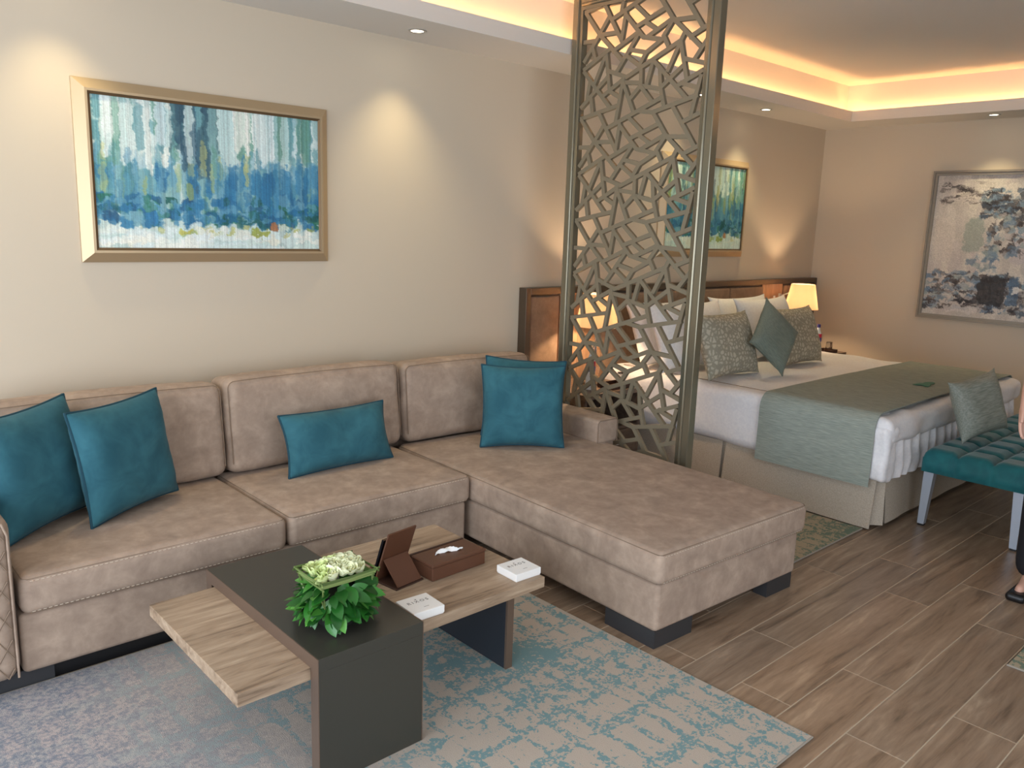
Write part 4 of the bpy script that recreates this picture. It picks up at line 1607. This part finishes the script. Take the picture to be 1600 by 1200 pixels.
table_lamp(4.235, 3.74, 'lit bedside lamp with cream shade seen through the lattice screen', 19)
table_lamp(7.06, 3.74, 'lit bedside lamp with cream shade at the right end of the headboard', 19)
M['bottle'] = plain('clear_plastic', (216, 222, 228), 0.15)
M['bottle_label'] = plain('red_blue_label', (196, 40, 70), 0.5)
M['bottle_label2'] = plain('blue_label', (70, 80, 160), 0.5)


def bottle(x, y, label):
    t = thing('water_bottle', label, 'bottle', (x, y, NZ), 0, 'water bottles')
    MB().lathe([(0, 0), (0.03, 0), (0.032, 0.02), (0.032, 0.1), (0.029, 0.115), (0.032, 0.13), (0.031, 0.19), (0.013, 0.235), (0.012, 0.255), (0, 0.255)], seg=20).build('body', M['bottle'], t)
    MB().lathe([(0.0325, 0.125), (0.033, 0.13), (0.033, 0.155), (0.0325, 0.16)], seg=20).build('label_band', M['bottle_label2'], t)
    MB().lathe([(0.0325, 0.16), (0.033, 0.165), (0.033, 0.19), (0.031, 0.195)], seg=20).build('label_band', M['bottle_label'], t)
    MB().lathe([(0, 0.282), (0.014, 0.28), (0.015, 0.252), (0, 0.252)], seg=16).build('cap', plain('bottle_cap', (52, 50, 120), 0.4), t)


bottle(7.065, 3.55, 'plastic water bottle with red and blue label on the right bedside table')
bottle(4.06, 3.62, 'plastic water bottle on the bedside table behind the lattice')


def tray(x, y, label):
    t = thing('serving_tray', label, 'tray', (x, y, NZ), 0, 'bedside trays')
    MB().box((-0.11, -0.07, 0), (0.11, 0.07, 0.008), 0.001).build('bottom', M['leather_dark'], t, smooth=False)
    for lo, hi in (((-0.11, -0.07, 0.008), (0.11, -0.062, 0.032)), ((-0.11, 0.062, 0.008), (0.11, 0.07, 0.032)), ((-0.11, -0.062, 0.008), (-0.102, 0.062, 0.032)), ((0.102, -0.062, 0.008), (0.11, 0.062, 0.032))):
        MB().box(lo, hi).build('rim', M['leather_dark'], t, smooth=False)


tray(7.255, 3.565, 'small dark leather tray on the right bedside table')
tray(4.27, 3.57, 'small dark leather tray on the bedside table behind the lattice')


def tumbler(x, y, z, label):
    mb = MB().lathe([(0.026, 0.0), (0.030, 0.09), (0.034, 0.088), (0.032, 0.004), (0.0, 0.0)], seg=24)
    # upside-down glass: wide rim below
    pr = [(0.033, 0.0), (0.027, 0.092), (0.0, 0.094), (0.0, 0.086), (0.024, 0.084), (0.031, 0.0)]
    o = MB().lathe(pr, seg=24).build('drinking_glass', M['glass'])
    o.location = (x, y, z)
    tag(o, label, 'glass', 'upturned glasses on trays')


tumbler(7.31, 3.555, NZ + 0.008, 'clear upturned tumbler on the tray below the right lamp')
tumbler(4.31, 3.56, NZ + 0.008, 'clear upturned tumbler on the tray behind the lattice')
pd = MB().box((7.165, 3.515, NZ + 0.0085), (7.25, 3.615, NZ + 0.018), 0.001).build('note_pad', M['card'], smooth=False)
tag(pd, 'white note pad lying in the tray below the right lamp', 'note pad')

# ------------------------------------------------------------------ bench
bn = thing('bench', 'teal button-tufted bench with silver legs at the foot of the bed', 'bench', (5.65, 1.46, 0))
bx0, bx1, by0, by1, bz0, bz1 = -0.80, 0.80, -0.28, 0.265, 0.33, 0.44
NXT, NYT = 8, 3
mb = MB()


def seat_fn(u, v):
    su, sv = abs(math.sin(PI * u * NXT)), abs(math.sin(PI * v * NYT))
    puff = 0.030 * (min(1, su * 1.6) * min(1, sv * 1.6)) ** 0.55
    ed = min(u * (bx1 - bx0), (1 - u) * (bx1 - bx0), v * (by1 - by0), (1 - v) * (by1 - by0))
    rd = 0.03
    drop = 0 if ed > rd else (rd - math.sqrt(max(0, rd * rd - (rd - ed) ** 2)))
    return (bx0 + (bx1 - bx0) * u, by0 + (by1 - by0) * v, bz1 + puff - drop * 0.9)


nu, nv = 161, 61
mb.grid(nu, nv, seat_fn)
# sides, bulging between the seams
def side(pts_fn, n, cells):
    def fn(u, v):
        x, y_, nx, ny_ = pts_fn(u)
        top = seat_fn((x - bx0) / (bx1 - bx0), (y_ - by0) / (by1 - by0))[2]
        b = 0.012 * min(1, abs(math.sin(PI * u * cells)) * 2.2) * math.sin(PI * v)
        return (x + nx * b, y_ + ny_ * b, bz0 + (top - bz0) * v)
    mb.grid(n, 7, fn)


side(lambda u: (bx0 + (bx1 - bx0) * u, by0, 0, -1), nu, NXT)
side(lambda u: (bx0 + (bx1 - bx0) * u, by1, 0, 1), nu, NXT)
side(lambda u: (bx0, by0 + (by1 - by0) * u, -1, 0), nv, NYT)
side(lambda u: (bx1, by0 + (by1 - by0) * u, 1, 0), nv, NYT)
mb.add([(bx0, by0, bz0), (bx1, by0, bz0), (bx1, by1, bz0), (bx0, by1, bz0)], [(0, 1, 2, 3)])
seat = mb.build('tufted_seat', M['bench_teal'], bn, angle=75)
for i in range(1, NXT):
    for j in range(1, NYT):
        MB().lathe([(0.0, 0.006), (0.008, 0.004), (0.011, 0.0)], (bx0 + (bx1 - bx0) * i / NXT, by0 + (by1 - by0) * j / NYT, bz1 + 0.001), 10).build('button', M['bench_teal'], seat)
for sx in (-1, 1):
    for sy in (-1, 1):
        xt, yt = (bx1 - 0.012 if sx > 0 else bx0 + 0.012), (by1 - 0.012 if sy > 0 else by0 + 0.012)
        w0, w1 = 0.055, 0.036
        k0, k1 = (-sx) * w0, (-sx) * w1
        m0, m1 = (-sy) * w0, (-sy) * w1
        top = [(xt, yt), (xt + k0, yt), (xt + k0, yt + m0), (xt, yt + m0)]
        sp = 0.018
        bot = [(xt + sx * 0.0, yt + sy * 0.0), (xt + k1, yt), (xt + k1, yt + m1), (xt, yt + m1)]
        lg = MB().add([(x, y_, 0.012) for x, y_ in bot] + [(x, y_, bz0) for x, y_ in top], [(0, 1, 2, 3), (4, 5, 6, 7), (0, 1, 5, 4), (1, 2, 6, 5), (2, 3, 7, 6), (3, 0, 4, 7)]).build('leg', M['leg_silver'], bn, smooth=False)
        bxs = [p[0] for p in bot]
        bys = [p[1] for p in bot]
        MB().box((min(bxs) + .003, min(bys) + .003, 0), (max(bxs) - .003, max(bys) - .003, 0.012)).build('foot_pad', M['black'], lg, smooth=False)
pillow('bench_cushion', 'silvery sage satin cushion standing on the teal bench', 'cushion', 0.355, 0.355, 0.15, M['silver_sage'], None, (5.26, 1.60, 0.472), D(-24), D(-14), D(-12), None, .06, seed=21, ear=.06)


# ------------------------------------------------------------------ person at the right edge
def skinned(name, joints, edges, mat, parent=None, root=0, sub=2):
    me = bpy.data.meshes.new(name)
    me.from_pydata([j[:3] for j in joints], edges, [])
    o = bpy.data.objects.new(name, me)
    COL.objects.link(o)
    md = o.modifiers.new('skin', 'SKIN')
    md.use_smooth_shade = True
    sv = me.skin_vertices[0].data
    for i, j in enumerate(joints):
        r = j[3]
        sv[i].radius = r if isinstance(r, tuple) else (r, r)
        sv[i].use_root = i == root
    s = o.modifiers.new('sub', 'SUBSURF')
    s.levels = s.render_levels = sub
    dg = bpy.context.evaluated_depsgraph_get()
    m2 = bpy.data.meshes.new_from_object(o.evaluated_get(dg))
    bpy.data.objects.remove(o)
    m2.materials.clear()
    m2.materials.append(mat)
    for p in m2.polygons:
        p.use_smooth = True
    ob = bpy.data.objects.new(name, m2)
    COL.objects.link(ob)
    if parent:
        ob.parent = parent
    return ob


M['trousers'] = plain('black_trousers', (20, 20, 26), 0.8)
M['hair'] = plain('dark_hair', (44, 32, 26), 0.6)
_n = NT('patterned_top', 0.8)
_n.color(_n.ramp(_n.noise(_n.coord('Object'), 34, 4, 0.7, 0.8), [(0.42, (60, 110, 120)), (0.5, (214, 220, 222)), (0.62, (120, 130, 136))], 'CONSTANT'))
M['top'] = _n.m
# local frame: x = to the person's left, -y = forwards, z up; turned to face the sofa
pr = thing('person', 'person in patterned top and black trousers cut off by the right edge', 'person', (4.33, 0.885, 0), D(-90))
J = [(0, 0, 0.93, (.12, .09)), (0, 0.01, 1.08, (.11, .085)), (0, 0.01, 1.25, (.135, .09)), (0, 0.01, 1.36, (.10, .075)), (0, 0.0, 1.42, .045), (0, -0.01, 1.47, .045),
     (0, -0.015, 1.54, (.072, .085)), (0, -0.01, 1.61, (.066, .08)),
     (.16, 0.01, 1.34, .045), (.215, 0.02, 1.1, .038), (.225, -0.04, 0.9, .028),
     (-.16, 0.01, 1.34, .045), (-.225, 0.03, 1.1, .038), (-.215, -0.06, 0.92, .028),
     (.09, 0, 0.85, .082), (.095, -0.01, 0.48, .055), (.10, 0.02, 0.09, .036),
     (-.09, 0, 0.85, .082), (-.095, -0.01, 0.48, .055), (-.10, 0.02, 0.09, .036),
     (.105, -0.05, 0.05, (.032, .028)), (.11, -0.14, 0.035, (.034, .02)), (-.105, -0.05, 0.05, (.032, .028)), (-.11, -0.14, 0.035, (.034, .02))]
E_ = [(0, 1), (1, 2), (2, 3), (3, 4), (4, 5), (5, 6), (6, 7), (3, 8), (8, 9), (9, 10), (3, 11), (11, 12), (12, 13), (0, 14), (14, 15), (15, 16), (0, 17), (17, 18), (18, 19), (16, 20), (20, 21), (19, 22), (22, 23)]
for s in (1, -1):                                    # hands: palm, four fingers and a thumb
    wi = 10 if s > 0 else 13
    w = Vector(J[wi][:3])
    pb = len(J)
    J.append((w.x, w.y - .02, w.z - .06, (.02, .034)))
    E_.append((wi, pb))
    for k, L in enumerate((.062, .072, .068, .054)):
        b = w + Vector((0, -.045 + k * .019, -.095))
        i0 = len(J)
        J.append((b.x, b.y, b.z, .0085))
        J.append((b.x - s * .006, b.y - .004, b.z - L * .5, .008))
        J.append((b.x - s * .018, b.y - .006, b.z - L, .0068))
        E_ += [(pb, i0), (i0, i0 + 1), (i0 + 1, i0 + 2)]
    i0 = len(J)
    J.append((w.x - s * .008, w.y - .055, w.z - .05, .009))
    J.append((w.x - s * .012, w.y - .072, w.z - .085, .008))
    E_ += [(wi, i0), (i0, i0 + 1)]
skinned('body', J, E_, M['skin'], pr)
skinned('trousers', [(0, 0, 0.98, (.145, .115)), (0, 0, 0.9, (.16, .12)), (.09, 0, 0.82, .105), (.10, -.005, 0.48, .085), (.105, .02, 0.06, .075), (-.09, 0, 0.82, .105), (-.10, -.005, 0.48, .085), (-.105, .02, 0.06, .075)],
        [(0, 1), (1, 2), (2, 3), (3, 4), (1, 5), (5, 6), (6, 7)], M['trousers'], pr, 1)
skinned('blouse', [(0, 0, 0.93, (.165, .125)), (0, 0.01, 1.08, (.14, .105)), (0, 0.01, 1.25, (.155, .11)), (0, 0.01, 1.37, (.11, .085)), (.165, .01, 1.335, .06), (.2, .015, 1.22, .058), (-.165, .01, 1.335, .06), (-.205, .02, 1.22, .058)],
        [(0, 1), (1, 2), (2, 3), (3, 4), (4, 5), (3, 6), (6, 7)], M['top'], pr, 1)
skinned('hair', [(0, .015, 1.665, (.075, .085)), (0, .05, 1.6, (.08, .06)), (0, .07, 1.5, (.085, .04)), (0, .075, 1.4, (.075, .028))], [(0, 1), (1, 2), (2, 3)], M['hair'], pr)
skinned('nose', [(0, -.088, 1.575, .008), (0, -.104, 1.548, .013)], [(0, 1)], M['skin'], pr)
skinned('mouth', [(-.02, -.093, 1.515, .005), (0, -.099, 1.515, .007), (.02, -.093, 1.515, .005)], [(0, 1), (1, 2)], plain('lips', (168, 84, 84), 0.5), pr)
for s in (1, -1):
    MB().lathe([(0.0, -.009), (.007, -.006), (.009, 0), (.007, .006), (0, .009)], (s * .028, -.086, 1.578), 10).build('eye', plain('dark_eye', (40, 30, 26), 0.2), pr)
    skinned('ear', [(s * .074, -.005, 1.585, (.008, .014)), (s * .072, -.01, 1.55, (.007, .010))], [(0, 1)], M['skin'], pr)
    MB().softbox((s * .108 - .042, -.185, 0.0), (s * .108 + .042, 0.075, 0.04), 0.018, 0, 8).build('shoe', M['black'], pr)
